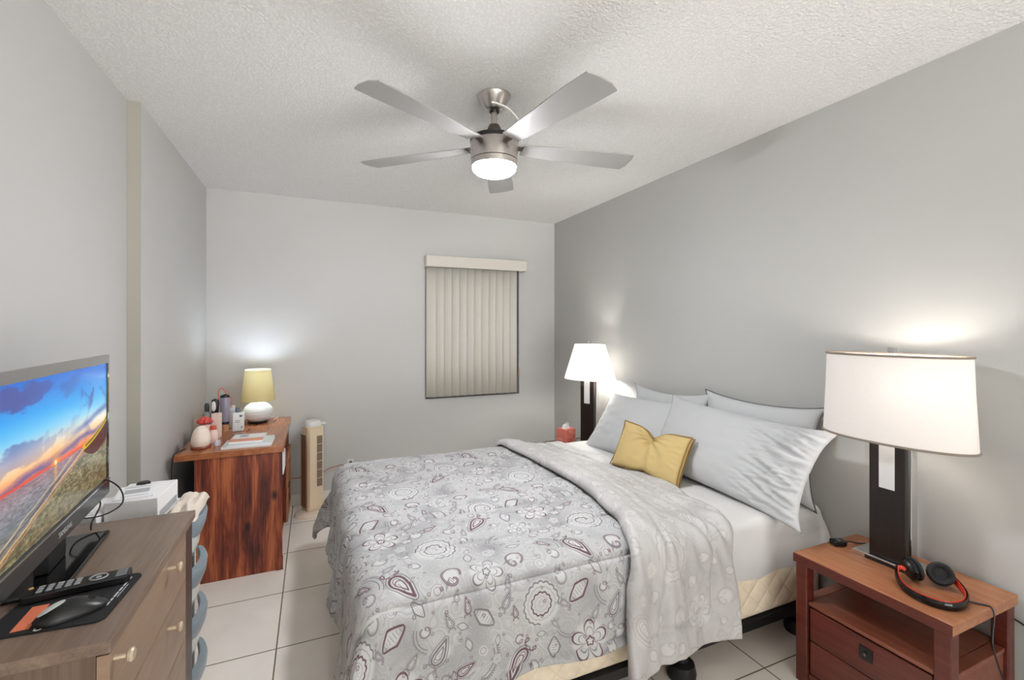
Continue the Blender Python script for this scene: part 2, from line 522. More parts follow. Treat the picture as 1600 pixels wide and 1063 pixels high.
def sunset_picture(W=640, H=360):
    u, v = np.meshgrid((np.arange(W) + 0.5) / W, (np.arange(H) + 0.5) / H)   # v up
    t = 1 - v                                                               # from the top
    def c(*k):
        return np.array(k, np.float32) / 255
    def grad(tt, stops):
        out = np.zeros(tt.shape + (3,), np.float32)
        ps = [s[0] for s in stops]
        for ch in range(3):
            out[..., ch] = np.interp(tt, ps, [s[1][ch] for s in stops])
        return out / 255
    rg = np.random.RandomState(5)
    def vn(nx, ny):
        g_ = rg.rand(ny + 2, nx + 2).astype(np.float32) * 2 - 1
        x_, y_ = u * nx, t * ny
        i_, j_ = x_.astype(int), y_.astype(int)
        fx_, fy_ = x_ - i_, y_ - j_
        fx_ = fx_ * fx_ * (3 - 2 * fx_); fy_ = fy_ * fy_ * (3 - 2 * fy_)
        return (g_[j_, i_] * (1 - fx_) + g_[j_, i_ + 1] * fx_) * (1 - fy_) + (g_[j_ + 1, i_] * (1 - fx_) + g_[j_ + 1, i_ + 1] * fx_) * fy_
    def fbm(fx, fy, oct=5):
        n = np.zeros_like(u)
        a = 1.0
        for o in range(oct):
            for k in range(5):
                an = rg.rand() * 6.28
                n += a * np.sin((u * fx * math.cos(an) + t * fy * math.sin(an)) * 2 ** o * 6.28 + rg.rand() * 6.28) / 3
            a *= 0.55
        return n
    HZ = 0.60
    sky = grad(t / HZ, [(0, (12, 104, 206)), (0.35, (38, 160, 236)), (0.55, (120, 200, 238)), (0.72, (226, 222, 205)), (0.86, (250, 196, 140)), (1.0, (240, 110, 70))])
    cl = fbm(2.2, 3.0)
    m = np.clip((cl - 0.35) / 0.5, 0, 1) * np.clip(1.15 - t / HZ, 0, 1) * np.clip(1.0 - np.abs(u - 0.15) * 1.5, 0.0, 1)
    m += np.clip((fbm(4, 3.0) - 0.55) / 0.5, 0, 1) * np.clip(1 - np.abs(u - 0.85) * 3.4, 0, 1) * np.clip(1.2 - t / HZ, 0, 1)
    m = np.clip(m, 0, 0.9)[..., None]
    sky = sky * (1 - m) + c(70, 74, 150) * m
    band = np.clip(1 - np.abs(t - (HZ - 0.06) - 0.06 * (0.5 - u) + 0.015 * cl) / 0.035, 0, 1)[..., None] * 0.85
    sky = sky * (1 - band) + c(88, 84, 150) * band
    band = (np.clip(1 - np.abs(t - (0.52 - 0.30 * (u - 0.45)) + 0.01 * cl) / 0.04, 0, 1) * np.clip((u - 0.5) * 4, 0, 1))[..., None] * 0.85
    sky = sky * (1 - band) + c(72, 100, 168) * band
    red = np.clip(1 - np.abs(t - HZ + 0.008) / 0.016, 0, 1)[..., None]
    sky = sky * (1 - red) + c(236, 80, 56) * red
    sun = np.hypot((u - 0.44) * 16 / 9, t - HZ + 0.012)
    s1 = np.clip((0.022 - sun) / 0.01, 0, 1)[..., None]; s2 = np.exp(-(sun / 0.07) ** 2)[..., None] * 0.7
    sky = sky * (1 - s2) + c(255, 170, 80) * s2
    sky = sky * (1 - s1) + c(255, 240, 150) * s1
    q = (t - HZ) / (1 - HZ)
    sea = grad(q, [(0, (150, 120, 130)), (0.2, (140, 134, 140)), (0.45, (110, 116, 124)), (1, (130, 120, 96))])
    sea *= (1 + 0.14 * vn(40, 170) + 0.1 * vn(110, 220))[..., None]
    gl = (np.clip(1 - np.abs(u - 0.44) / 0.02, 0, 1) * np.clip(1 - q * 2.2, 0, 1))[..., None] * 0.8
    sea = sea * (1 - gl) + c(250, 170, 90) * gl
    sh = q - (1.02 - 1.32 * (u - 0.0)) * 0.92             # shoreline runs down to the left
    sand = grad(q, [(0, (112, 112, 98)), (0.4, (120, 118, 92)), (1, (104, 94, 66))])
    tex = 0.55 * vn(36, 60) + 0.5 * vn(80, 110) + 0.4 * vn(170, 150)
    sand *= (1 + 0.42 * tex)[..., None]
    sand = np.clip(sand, 0, 1)
    ms = np.clip(sh / 0.03, 0, 1)[..., None]
    img = np.where((t < HZ)[..., None], sky, sea * (1 - ms) + sand * ms)
    for off, wd, col, op in ((-0.03, 0.022, (250, 190, 110), 0.95), (-0.10, 0.018, (60, 58, 64), 0.9), (-0.17, 0.02, (232, 196, 150), 0.85), (0.03, 0.03, (226, 150, 96), 0.6)):
        k = (np.clip(1 - np.abs(sh - off + 0.02 * vn(14, 10) + 0.006 * tex) / wd, 0, 1) * (t > HZ + 0.01))[..., None] * op
        img = img * (1 - k) + c(*col) * k
    # boat hauled up on the sand
    bx = (u - 0.70) / 0.30
    low = 0.62 - 0.02 * bx + 0.10 * np.sin(np.clip(bx, 0, 1) * PI * 0.9) ** 0.8
    top = 0.585 - 0.13 * bx ** 1.7
    inb = (bx > 0) & (t > top) & (t < low)
    img[inb] = c(70, 14, 22)
    inb = (bx > 0) & (t > top) & (t < top + 0.045)
    img[inb] = c(206, 170, 30)
    inb = (bx > 0.1) & (t > top + 0.012) & (t < top + 0.03)
    img[inb] = c(110, 96, 20)
    return np.clip(img, 0, 1)[::-1][::-1]

# ------------------------------------------------------------------ materials
def wall_mat(name, col):
    t = NT(name)
    v = t.coord()
    f = t.noise(v, 1.1, 3)
    c = lin(col)
    t.l(t.ramp(f, [(0.3, tuple(x * 0.975 for x in c)), (0.7, tuple(x * 1.02 for x in c))]), t.b.inputs['Base Color'])
    t.b.inputs['Roughness'].default_value = 0.55
    t.b.inputs['Specular IOR Level'].default_value = 0.35
    t.bump(t.noise(v, 55, 3, 0.6), 0.10, 0.004)
    return t.m

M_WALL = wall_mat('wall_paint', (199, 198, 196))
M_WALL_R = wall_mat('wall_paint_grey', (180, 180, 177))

def ceiling_mat():
    t = NT('popcorn_ceiling')
    v = t.coord()
    a = t.noise(v, 120, 4, 0.7)
    vo = t.n('ShaderNodeTexVoronoi')
    vo.inputs['Scale'].default_value = 95
    t.l(v, vo.inputs['Vector'])
    m = t.n('ShaderNodeMath', operation='SUBTRACT')
    t.l(a, m.inputs[0]); t.l(vo.outputs['Distance'], m.inputs[1])
    c = lin((240, 239, 237))
    t.l(t.ramp(m.outputs[0], [(0.0, tuple(x * 0.9 for x in c)), (0.3, c)]), t.b.inputs['Base Color'])
    t.b.inputs['Roughness'].default_value = 0.9
    t.bump(m.outputs[0], 0.5, 0.007)
    return t.m
M_CEIL = ceiling_mat()

TILE = 0.4625
def floor_mat():
    t = NT('floor_tile')
    v = t.coord(loc=(0.145 + 0.0025, -2.706 + 0.0025 + TILE * 6, 0))
    br = t.n('ShaderNodeTexBrick')
    br.offset = 0.0; br.squash = 1.0
    br.inputs['Scale'].default_value = 1.0
    br.inputs['Mortar Size'].default_value = 0.0034
    br.inputs['Mortar Smooth'].default_value = 0.25
    br.inputs['Brick Width'].default_value = TILE
    br.inputs['Row Height'].default_value = TILE
    t.l(v, br.inputs['Vector'])
    f = t.noise(v, 3.0, 5, 0.6)
    c = lin((240, 234, 225))
    tile = t.ramp(f, [(0.3, tuple(x * 0.93 for x in c)), (0.7, tuple(x * 1.03 for x in c))])
    col = t.mix(br.outputs['Fac'], tile, rgba((118, 104, 82)))
    t.l(col, t.b.inputs['Base Color'])
    r = t.ramp(br.outputs['Fac'], [(0, (0.22,) * 3), (1, (0.9,) * 3)])
    t.l(r, t.b.inputs['Roughness'])
    inv = t.n('ShaderNodeMath', operation='SUBTRACT')
    inv.inputs[0].default_value = 1
    t.l(br.outputs['Fac'], inv.inputs[1])
    t.bump(inv.outputs[0], 0.3, 0.002)
    return t.m
M_FLOOR = floor_mat()

M_TRIM = plain('white_trim', (226, 222, 214), 0.4)
M_NICKEL = plain('brushed_nickel', (196, 190, 184), 0.28, 1.0, var=0.06, bscale=60)
M_DKNICKEL = plain('dark_nickel', (120, 112, 106), 0.35, 1.0)
M_BLADE = plain('silver_blade', (168, 166, 164), 0.45, 0.25)
M_BLACK = plain('black_plastic', (18, 18, 19), 0.35)
M_BLACKGLOSS = plain('gloss_black', (10, 10, 11), 0.08)
M_RUBBER = plain('matte_black', (24, 24, 26), 0.75, bump=0.1, bscale=600)
M_CHROME = plain('chrome', (225, 225, 226), 0.12, 1.0)
M_WHITEPL = plain('white_plastic', (232, 230, 226), 0.35)
M_PAPER = plain('white_paper', (236, 235, 234), 0.7)
M_PRINT = plain('grey_print', (176, 178, 182), 0.7)
M_WIRE_W = plain('white_wire', (240, 240, 240), 0.4)
M_SHEET = plain('white_sheet', (206, 205, 203), 0.85, bump=0.05, bscale=500, var=0.01)
M_PILLOW = plain('white_pillowcase', (184, 185, 186), 0.8, bump=0.05, bscale=500, var=0.01)
M_PIPING = plain('grey_piping', (92, 92, 96), 0.8)
M_MESH = plain('frame_black', (14, 14, 15), 0.5)
M_MUSTARD = plain('mustard_cotton', (190, 166, 112), 0.85, bump=0.12, bscale=300, var=0.03)
M_MUSTARD_D = plain('mustard_cord', (140, 108, 56), 0.85)
M_CREAMPL = plain('cream_plastic', (222, 202, 172), 0.45)
M_TAUPEPL = plain('taupe_plastic', (150, 122, 96), 0.5)
M_GRILLE = plain('grille_taupe', (128, 112, 92), 0.6)  # darker taupe tone of the tower fan grille
M_ESPRESSO = wood('espresso_wood', (16, 11, 9), (26, 18, 15), (38, 27, 22), 'z', 10, 3, 0.3, bump=0.03)
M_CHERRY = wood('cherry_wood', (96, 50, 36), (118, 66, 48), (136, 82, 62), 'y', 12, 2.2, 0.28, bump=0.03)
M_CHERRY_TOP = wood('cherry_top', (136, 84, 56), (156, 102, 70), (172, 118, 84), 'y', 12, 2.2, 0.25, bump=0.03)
M_CHERRY_D = wood('cherry_wood_shaded', (68, 26, 20), (86, 36, 27), (104, 48, 36), 'y', 14, 2.4, 0.3, bump=0.03)
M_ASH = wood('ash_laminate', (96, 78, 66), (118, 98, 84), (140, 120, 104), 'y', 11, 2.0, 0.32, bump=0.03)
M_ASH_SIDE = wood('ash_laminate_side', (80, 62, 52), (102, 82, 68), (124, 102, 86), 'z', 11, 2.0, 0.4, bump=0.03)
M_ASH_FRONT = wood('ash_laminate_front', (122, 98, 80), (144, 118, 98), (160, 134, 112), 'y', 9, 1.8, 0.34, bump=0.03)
M_DKRED = wood('dark_end_panel', (46, 20, 18), (58, 26, 22), (70, 32, 26), 'z', 12, 2, 0.35)
M_RUSTIC = wood('rustic_panel', (62, 20, 13), (122, 50, 29), (178, 98, 56), 'z', 9, 2.0, 0.42, contrast=(0.41, 0.53, 0.65), bump=0.1, knots=((0.345, 0.02, 0.275), (0.480, 0.02, 0.435)))
M_RUSTIC_TOP = wood('rustic_top', (124, 66, 38), (156, 92, 56), (182, 120, 80), 'y', 9, 2.4, 0.2, bump=0.03)
M_BROWN = wood('brown_wood', (70, 46, 34), (92, 64, 48), (112, 80, 60), 'y', 10, 2, 0.35)

def fabric_shade(name, col, trans):
    t = NT(name)
    v = t.coord(scale=(1, 1, 1))
    f = t.noise(v, 260, 2)
    d = t.n('ShaderNodeBsdfDiffuse'); tr = t.n('ShaderNodeBsdfTranslucent'); mx = t.n('ShaderNodeMixShader')
    c = lin(col)
    cc = t.ramp(f, [(0.3, tuple(x * 0.96 for x in c)), (0.7, c)])
    t.l(cc, d.inputs[0]); t.l(cc, tr.inputs[0])
    mx.inputs[0].default_value = trans
    t.l(d.outputs[0], mx.inputs[1]); t.l(tr.outputs[0], mx.inputs[2])
    t.l(mx.outputs[0], t.out.inputs[0])
    return t.m
M_SHADE = fabric_shade('linen_shade', (230, 224, 219), 0.032)
M_SHADE_W = fabric_shade('white_shade', (244, 241, 238), 0.16)
M_SHADE_Y = fabric_shade('yellow_shade', (206, 190, 140), 0.035)
M_BULB = {}

def image_mat(name, img, rough=0.85, bump=0.0):
    t = NT(name)
    im = t.n('ShaderNodeTexImage')
    im.image = img
    tc = t.n('ShaderNodeTexCoord')
    t.l(tc.outputs['UV'], im.inputs[0])
    t.l(im.outputs[0], t.b.inputs['Base Color'])
    t.b.inputs['Roughness'].default_value = rough
    if bump:
        v = t.coord()
        t.bump(t.noise(v, 45, 4, 0.6), bump, 0.006)
    return t.m
M_QUILT = image_mat('paisley_cotton', make_image('paisley', paisley_print()), bump=0.22)
M_QUILT_B = image_mat('pale_floral_cotton', make_image('pale_floral', paisley_print(700, 11, (188, 186, 184), (174, 171, 170), (164, 160, 159), (170, 164, 162), 0.65)), rough=0.5, bump=0.22)

# ------------------------------------------------------------------ room shell
XL0, XL1, XR, YB, H = -0.775, -0.724, 2.190, 3.995, 2.43
YP = 2.60
YF = -2.6
T = 0.12
struct('floor', MB().box(XL0 - T, XR + T, YF - 0.1, YB + T, -0.06, 0.0), M_FLOOR)
struct('ceiling', MB().box(XL0 - T, XR + T, YF - 0.1, YB + T, H, H + 0.06), M_CEIL)
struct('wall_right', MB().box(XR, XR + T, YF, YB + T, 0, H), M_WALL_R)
lw = MB()
lw.prism([(XL0 - T, YF), (XL0, YF), (XL0, YP), (XL1, YP), (XL1, YB + T), (XL0 - T, YB + T)], 0, H)
struct('wall_left', lw, M_WALL)
struct('beige_return_1', MB().box(XL0 + 0.0003, XL1 - 0.0005, YP - 0.006, YP - 0.0003, 0.0, H - 0.0005), plain('beige_corner_strip', (168, 164, 152), 0.55, var=0.01))  # thin beige layer over the pilaster's return face, darker than the wall
WX0, WX1, WZ0, WZ1 = 0.902, 1.808, 0.772, 1.985
bw = MB()
bw.box(XL1, WX0, YB, YB + T, 0, H)
bw.box(WX1, XR, YB, YB + T, 0, H)
bw.box(WX0, WX1, YB, YB + T, 0, WZ0)
bw.box(WX0, WX1, YB, YB + T, WZ1, H)
struct('wall_back', bw, M_WALL)
# wall behind the camera with an unseen opening added for light, letting daylight in
rw = MB()
rw.box(XL0, -0.45, YF - T, YF, 0, H)
rw.box(1.95, XR, YF - T, YF, 0, H)
rw.box(-0.45, 1.95, YF - T, YF, 2.25, H)
struct('wall_front', rw, M_WALL)
struct('baseboard_back', MB().box(XL1, XR, YB - 0.012, YB, 0, 0.085), M_TRIM, bevel=0.003)
struct('baseboard_right', MB().box(XR - 0.012, XR, YF, YB - 0.013, 0, 0.085), M_TRIM, bevel=0.003)
lb = MB().box(XL1, XL1 + 0.012, YP + 0.012, YB - 0.013, 0, 0.085).box(XL0, XL0 + 0.012, YF, YP - 0.001, 0, 0.085)
struct('baseboard_left', lb, M_TRIM, bevel=0.003)
# window behind the blind
wf = MB()
fy0, fy1 = YB + 0.072, YB + 0.105
wf.box(WX0, WX0 + 0.03, fy0, fy1, WZ0, WZ1).box(WX1 - 0.03, WX1, fy0, fy1, WZ0, WZ1)
wf.box(WX0 + 0.03, WX1 - 0.03, fy0, fy1, WZ0, WZ0 + 0.03).box(WX0 + 0.03, WX1 - 0.03, fy0, fy1, WZ1 - 0.03, WZ1)
wf.box(WX0 + 0.03, WX1 - 0.03, fy0, fy1, 1.36, 1.39)
M_ALU = plain('grey_aluminium', (120, 124, 130), 0.4, 0.6)
win = struct('window_1', wf, M_ALU)
tg = NT('window_glass')
tg.b.inputs['Transmission Weight'].default_value = 1.0
tg.b.inputs['Roughness'].default_value = 0.02
tg.b.inputs['Base Color'].default_value = (0.12, 0.15, 0.19, 1)
part('window_pane', MB().box(WX0 + 0.031, WX1 - 0.031, fy0 + 0.012, fy0 + 0.018, WZ0 + 0.031, WZ1 - 0.031), tg.m, win)

# ------------------------------------------------------------------ vertical blind
M_VANE = plain('cream_vane', (206, 202, 192), 0.55, var=0.015)
M_VAL = plain('cream_valance', (214, 208, 198), 0.5, var=0.01)
bl = thing('vertical_blind', 'closed cream vertical blind with valance over the small back window', 'blind', (1.355, YB - 0.002, 0.772))
vb = MB().box(-0.463, 0.487, -0.095, -0.083, 1.158, 1.254).box(-0.463, -0.452, -0.083, -0.002, 1.158, 1.254).box(0.476, 0.487, -0.083, -0.002, 1.158, 1.254).box(-0.452, 0.476, -0.083, -0.002, 1.246, 1.254)
part('valance', vb, M_VAL, bl, bevel=0.002)
part('head_rail', MB().box(-0.44, 0.46, -0.06, -0.025, 1.195, 1.235), M_WHITEPL, bl)
NV = 12
pitch = 0.0702
for k in range(NV):
    cx = -0.448 + pitch * (k + 0.5)
    mb = MB()
    P = []
    an = math.radians(-22)
    for i in range(9):
        s = -0.0445 + 0.089 * i / 8
        bow = 0.006 * (1 - (s / 0.0445) ** 2)
        x = cx + s * math.cos(an) + bow * math.sin(an) * -1
        y = -0.043 + s * math.sin(an) - bow * math.cos(an)
        P.append([(x, y, 0.022), (x, y, 0.4), (x, y, 0.8), (x, y, 1.20)])
    mb.grid(P)
    ov = part('vane', mb, M_VANE, bl, smooth=True)
    sm = ov.modifiers.new('solid', 'SOLIDIFY'); sm.thickness = 0.0012
part('cord_weight', MB().box(0.431, 0.447, -0.03, -0.014, 0.17, 0.25), plain('wood_weight', (200, 170, 130), 0.5), bl, bevel=0.004)
part('control_cord', MB().tube([(0.439, -0.022, 0.25), (0.439, -0.022, 1.2)], 0.0018, 6, smooth=False), M_WIRE_W, bl)

# ------------------------------------------------------------------ ceiling fan
fan = thing('ceiling_fan', 'brushed nickel five bladed ceiling fan with lit round lamp', 'fan', (0.738, 1.90, H))
part('canopy', MB().lathe([(0.073, 0.0), (0.073, -0.006), (0.066, -0.016), (0.042, -0.062), (0.036, -0.066), (0.0, -0.066)], n=48), M_NICKEL, fan, smooth=True)
part('downrod', MB().lathe([(0.0135, -0.060), (0.0135, -0.16)], n=24), M_NICKEL, fan, smooth=True)
part('canopy_ring', MB().lathe([(0.020, -0.066), (0.022, -0.070), (0.020, -0.075), (0.0135, -0.075)], n=24), M_BLACK, fan, smooth=True)
part('yoke_cover', MB().lathe([(0.0136, -0.128), (0.022, -0.13), (0.028, -0.140), (0.041, -0.180), (0.043, -0.186), (0.0, -0.186)], n=36), M_DKNICKEL, fan, smooth=True)
part('motor_cap', MB().lathe([(0.03, -0.184), (0.102, -0.190), (0.1075, -0.196), (0.1075, -0.210), (0.100, -0.210), (0.0, -0.210)], n=56), M_BLACK, fan, smooth=True)
part('motor_housing', MB().lathe([(0.104, -0.205), (0.106, -0.209), (0.1035, -0.288), (0.099, -0.288), (0.0, -0.288)], n=64), M_NICKEL, fan, smooth=True)
part('gap_ring', MB().lathe([(0.0, -0.2882), (0.0975, -0.2882), (0.0975, -0.3165), (0.0, -0.3165)], n=48), M_BLACK, fan, smooth=True)
part('light_ring', MB().lathe([(0.099, -0.291), (0.1025, -0.291), (0.1015, -0.316), (0.0985, -0.3168)], n=64, cap=False), M_NICKEL, fan, smooth=True)
part('light_dome', MB().lathe([(0.098, -0.317), (0.095, -0.330), (0.080, -0.344), (0.055, -0.353), (0.02, -0.357), (0.0, -0.3575)], n=56), glow('fan_light_glow', (247, 250, 255), FAN_POWER), fan, smooth=True)
part('loose_wire', MB().tube([(-0.03, -0.045, -0.052), (0.0, -0.05, -0.056), (0.05, -0.05, -0.070), (0.10, -0.045, -0.112), (0.118, -0.04, -0.150), (0.119, -0.04, -0.178), (0.112, -0.038, -0.200)], 0.0042, 8), M_WIRE_W, fan, smooth=True)
for k in range(5):
    a = math.radians(-79 + 72 * k)
    R = Matrix.Rotation(a, 4, 'Z')
    pitch_m = Matrix.Translation((0, 0, -0.226)) @ Matrix.Rotation(math.radians(-8), 4, 'X')
    n = 14
    top = []; 
    for i in range(n + 1):
        t = i / n
        x = 0.13 + 0.53 * t
        wd = 0.044 + 0.026 * min(1, t * 1.3)
        top.append((x, wd, t))
    out = [(x, -wd) for x, wd, t in top] + [(top[-1][0] + 0.012, -0.03), (top[-1][0] + 0.014, 0.03)] + [(x, wd) for x, wd, t in reversed(top)]
    mb = MB().prism(out, -0.003, 0.003)
    mb.xf(R @ pitch_m)
    bld = part('blade', mb, M_BLADE, fan, bevel=0.0015)
    ir = MB().box(0.085, 0.20, -0.02, 0.02, 0.0032, 0.008)
    ir.xf(R @ pitch_m)
    part('blade_iron', ir, M_DKNICKEL, bld, bevel=0.002)

def add_bulb(name, loc, power, col, radius=0.03, parent=None):
    ld = bpy.data.lights.new(name, 'POINT')
    ld.energy = power; ld.color = col; ld.shadow_soft_size = radius
    o = bpy.data.objects.new(name, ld)
    C.objects.link(o)
    o.location = loc
    if parent:
        o.parent = parent
    return o

# ------------------------------------------------------------------ nightstands
def nightstand(name, label, loc, dx, dy, h, top_m):
    t = thing(name, label, 'nightstand', loc)
    lg = 0.045
    tt = 0.036
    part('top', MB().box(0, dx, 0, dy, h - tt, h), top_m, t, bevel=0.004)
    part('shade_strip', MB().box(-0.0012, -0.0002, 0.001, dy - 0.001, h - tt + 0.001, h - 0.001), M_CHERRY_D, t)  # thin dark strip paints shade onto the top's front edge
    for x in (0.006, dx - lg - 0.006):
        for y in (0.006, dy - lg - 0.006):
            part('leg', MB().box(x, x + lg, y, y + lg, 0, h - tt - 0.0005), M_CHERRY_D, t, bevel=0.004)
    zs = h - 0.175
    part('shelf', MB().box(0.014, dx - 0.014, lg + 0.008, dy - lg - 0.008, zs - 0.014, zs).box(lg + 0.008, dx - lg - 0.008, 0.014, lg + 0.006, zs - 0.014, zs).box(lg + 0.008, dx - lg - 0.008, dy - lg - 0.006, dy - 0.014, zs - 0.014, zs), M_CHERRY, t, bevel=0.002)
    part('side_panel', MB().box(lg + 0.008, dx - lg - 0.008, 0.018, 0.032, 0.05, zs - 0.015), M_CHERRY, t)
    part('side_panel', MB().box(lg + 0.008, dx - lg - 0.008, dy - 0.032, dy - 0.018, 0.05, zs - 0.015), M_CHERRY, t)
    part('back_panel', MB().box(dx - 0.03, dx - 0.02, lg + 0.008, dy - lg - 0.008, 0.05, zs - 0.015), M_CHERRY_D, t)
    zt = zs - 0.022
    dh = (zt - 0.055) / 2
    for k in range(2):
        z1 = zt - k * (dh + 0.004); z0 = z1 - dh
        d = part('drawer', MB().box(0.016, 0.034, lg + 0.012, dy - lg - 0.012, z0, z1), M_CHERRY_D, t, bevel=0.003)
        pz = z0 + dh * 0.60; py = dy / 2 - 0.005
        pl = part('pull_plate', MB().box(0.012, 0.017, py - 0.021, py + 0.021, pz - 0.022, pz + 0.022), M_BLACK, d, bevel=0.001)
        pl2 = part('pull_knob', MB().lathe([(0.006, 0), (0.006, 0.006), (0.0, 0.007)], n=16).xf(Matrix.Translation((0.012, py, pz)) @ Matrix.Rotation(-PI / 2, 4, 'Y')), M_DKNICKEL, d, smooth=True)
    part('bottom_rail', MB().box(0.014, dx - 0.014, lg + 0.008, dy - lg - 0.008, 0.030, 0.048), M_CHERRY_D, t)
    return t
NS_Z = 0.504
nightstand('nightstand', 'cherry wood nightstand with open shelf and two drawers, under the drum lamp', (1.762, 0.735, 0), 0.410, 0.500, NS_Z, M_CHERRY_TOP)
NF_Z = 0.48
nightstand('nightstand', 'brown nightstand in the far corner holding the coral tissue box', (1.727, 2.905, 0), 0.40, 0.40, NF_Z, M_BROWN)

# ------------------------------------------------------------------ table lamps
def slab_lamp(label, loc, rz, shade_prof, m_shade, power, base_w=0.22, post_w=0.125, ellipse=(1, 1), hpost=0.47, trim_m=None, group=None, bulb_z=None, bulb_y=0.0):
    t = thing('table_lamp', label, 'lamp', loc, rz, group)
    # local: x = depth (front is -x), y = width
    part('base_plate', MB().box(-0.055, 0.055, -base_w / 2, base_w / 2, 0, 0.018), M_CHROME, t, bevel=0.002)
    part('base_band', MB().box(-0.0565, -0.0553, -base_w / 2 + 0.03, base_w / 2 - 0.045, 0.0015, 0.0125), M_BLACK, t)
    w2 = post_w / 2
    part('post', MB().box(-0.036, -0.004, -w2 + 0.004, w2 - 0.002, 0.0185, hpost), M_ESPRESSO, t, bevel=0.002)
    part('back_slab', MB().box(-0.0035, 0.036, -w2, w2, 0.0185, hpost), M_CHROME, t, bevel=0.002)
    part('inset_panel', MB().box(-0.0385, -0.0362, -0.026, 0.026, hpost - 0.205, hpost - 0.022), glow('inset_white', (206, 206, 206), 0.0), t, bevel=0.0008)
    zb = shade_prof[0][1]; zt = shade_prof[-1][1]
    n = 72
    mb = MB()
    P = []
    for ra, z in shade_prof:
        row = []
        for k in range(n):
            an = 2 * PI * k / n
            row.append((ra[0] * math.cos(an), ra[1] * math.sin(an), z))
        P.append(row)
    mb.grid(P, closed_v=True)
    sh = part('lamp_shade', mb, m_shade, t, smooth=True)
    if trim_m:
        for ra, z in (shade_prof[0], shade_prof[-1]):
            ring = [((ra[0] + 0.0006) * math.cos(2 * PI * k / n), (ra[1] + 0.0006) * math.sin(2 * PI * k / n), z) for k in range(n)]
            part('shade_trim', MB().tube(ring, 0.0045, 6, smooth=False, closed=True), trim_m, sh, smooth=True)
    # spider and finial
    ra, z = shade_prof[-1]
    sp = MB().tube([(-ra[0], 0, z - 0.004), (ra[0], 0, z - 0.004)], 0.0016, 6, smooth=False).tube([(0, -ra[1], z - 0.004), (0, ra[1], z - 0.004)], 0.0016, 6, smooth=False).tube([(0, 0, hpost), (0, 0, zt + 0.004)], 0.004, 8, smooth=False)
    part('harp', sp, M_CHROME, t, smooth=True)
    part('finial', MB().box(-0.011, 0.011, -0.011, 0.011, zt + 0.004, zt + 0.028), M_CHROME, t, bevel=0.001)
    bz = bulb_z or (zb + zt) / 2
    part('bulb', MB().lathe([(0.0, -0.05), (0.014, -0.046), (0.016, -0.02), (0.029, 0.01), (0.030, 0.022), (0.020, 0.042), (0.0, 0.049)], c=(0, bulb_y, bz), n=24), glow('lamp_bulb_glow_%d' % int(power), (255, 251, 244), power), t, smooth=True)
    return t

zb, zt = 0.975 - NS_Z, 1.297 - NS_Z
slab_lamp('large dark table lamp with white oval drum shade beside headphones', (2.030, 1.028, NS_Z + 0.0003), 0.0,
          [((0.127, 0.247), zb), ((0.124, 0.242), zb + 0.1), ((0.121, 0.237), zb + 0.2), ((0.118, 0.233), zt)], M_SHADE, NEAR_LAMP * 28, trim_m=plain('taupe_trim', (134, 122, 110), 0.7), hpost=0.49, bulb_y=-0.085, bulb_z=zb + 0.205)
zb, zt = 0.995 - NF_Z, 1.268 - NF_Z
slab_lamp('far bedside lamp with glowing tapered white shade in the room corner', (2.005, 3.08, NF_Z + 0.0003), math.radians(22),
          [((0.155, 0.222), zb), ((0.125, 0.175), zb + 0.137), ((0.095, 0.130), zt)], M_SHADE_W, FAR_LAMP * 28, hpost=0.53, post_w=0.13, bulb_y=-0.05, bulb_z=zb + 0.085)

# ------------------------------------------------------------------ bed
BX0, BX1, BY0, BY1 = 0.13, 2.168, 1.362, 2.862
def drape(a, b, E, z0, r, slope):
    x0, x1, y0, y1 = E
    ix = min(max(a, x0 + r), x1 - r); iy = min(max(b, y0 + r), y1 - r)
    du, dv = a - ix, b - iy
    d = math.hypot(du, dv)
    if d < 1e-9:
        return Vector((a, b, z0)), Vector((0, 0, 1)), 0.0, 0.0, (0, 0)
    ux, uy = du / d, dv / d
    if d < r * PI / 2:
        th = d / r
        o = r * math.sin(th); h = r * (1 - math.cos(th)); e = 0.0
        n = Vector((ux * math.sin(th), uy * math.sin(th), math.cos(th)))
    else:
        e = d - r * PI / 2
        cor = abs(2 * ux * uy)
        o = r + slope * e + 0.30 * cor * cor * e
        h = r + e * math.sqrt(1 - slope * slope)
        n = Vector((ux, uy, 0.1)).normalized()
    return Vector((ix + ux * o, iy + uy * o, z0 - h)), n, d, e, (ux, uy)

bed = thing('bed', 'queen bed with white fitted sheet, quilted box spring and black frame', 'bed', (0, 0, 0))
na, nb = 120, 100
P = []
for i in range(na + 1):
    a = BX0 - 0.235 + (BX1 - BX0 + 0.47) * i / na
    row = []
    for j in range(nb + 1):
        b = BY0 - 0.235 + (BY1 - BY0 + 0.47) * j / nb
        # pull the corners of the parameter sheet in so the corner skirt keeps the same length
        p, n, d, e, u = drape(a, b, (BX0, BX1, BY0, BY1), 0.585, 0.045, 0.0)
        dmax = 0.28
        if d > dmax:
            k = dmax / d
            ix = min(max(a, BX0 + 0.045), BX1 - 0.045); iy = min(max(b, BY0 + 0.045), BY1 - 0.045)
            p, n, d, e, u = drape(ix + (a - ix) * k, iy + (b - iy) * k, (BX0, BX1, BY0, BY1), 0.585, 0.045, 0.0)
        ampl = 0.003 + (0.006 if e > 0 else 0)
        p = p + n * (ampl * nz(a * 5.5, b * 5.5, p.z * 3) + 0.0025 * nz(a * 22 + 3, b * 6, 2)) 
        if e > 0:
            p = p + n * (-0.02 * (e / 0.22) ** 2 + 0.012 * math.sin(PI * e / 0.22)) + Vector((0, 0, 0.012 * nz(a * 4 + 9, b * 4, 5)))
        row.append(p)
    P.append(row)
part('fitted_sheet', MB().grid(P), M_SHEET, bed, smooth=True, sharp=180)

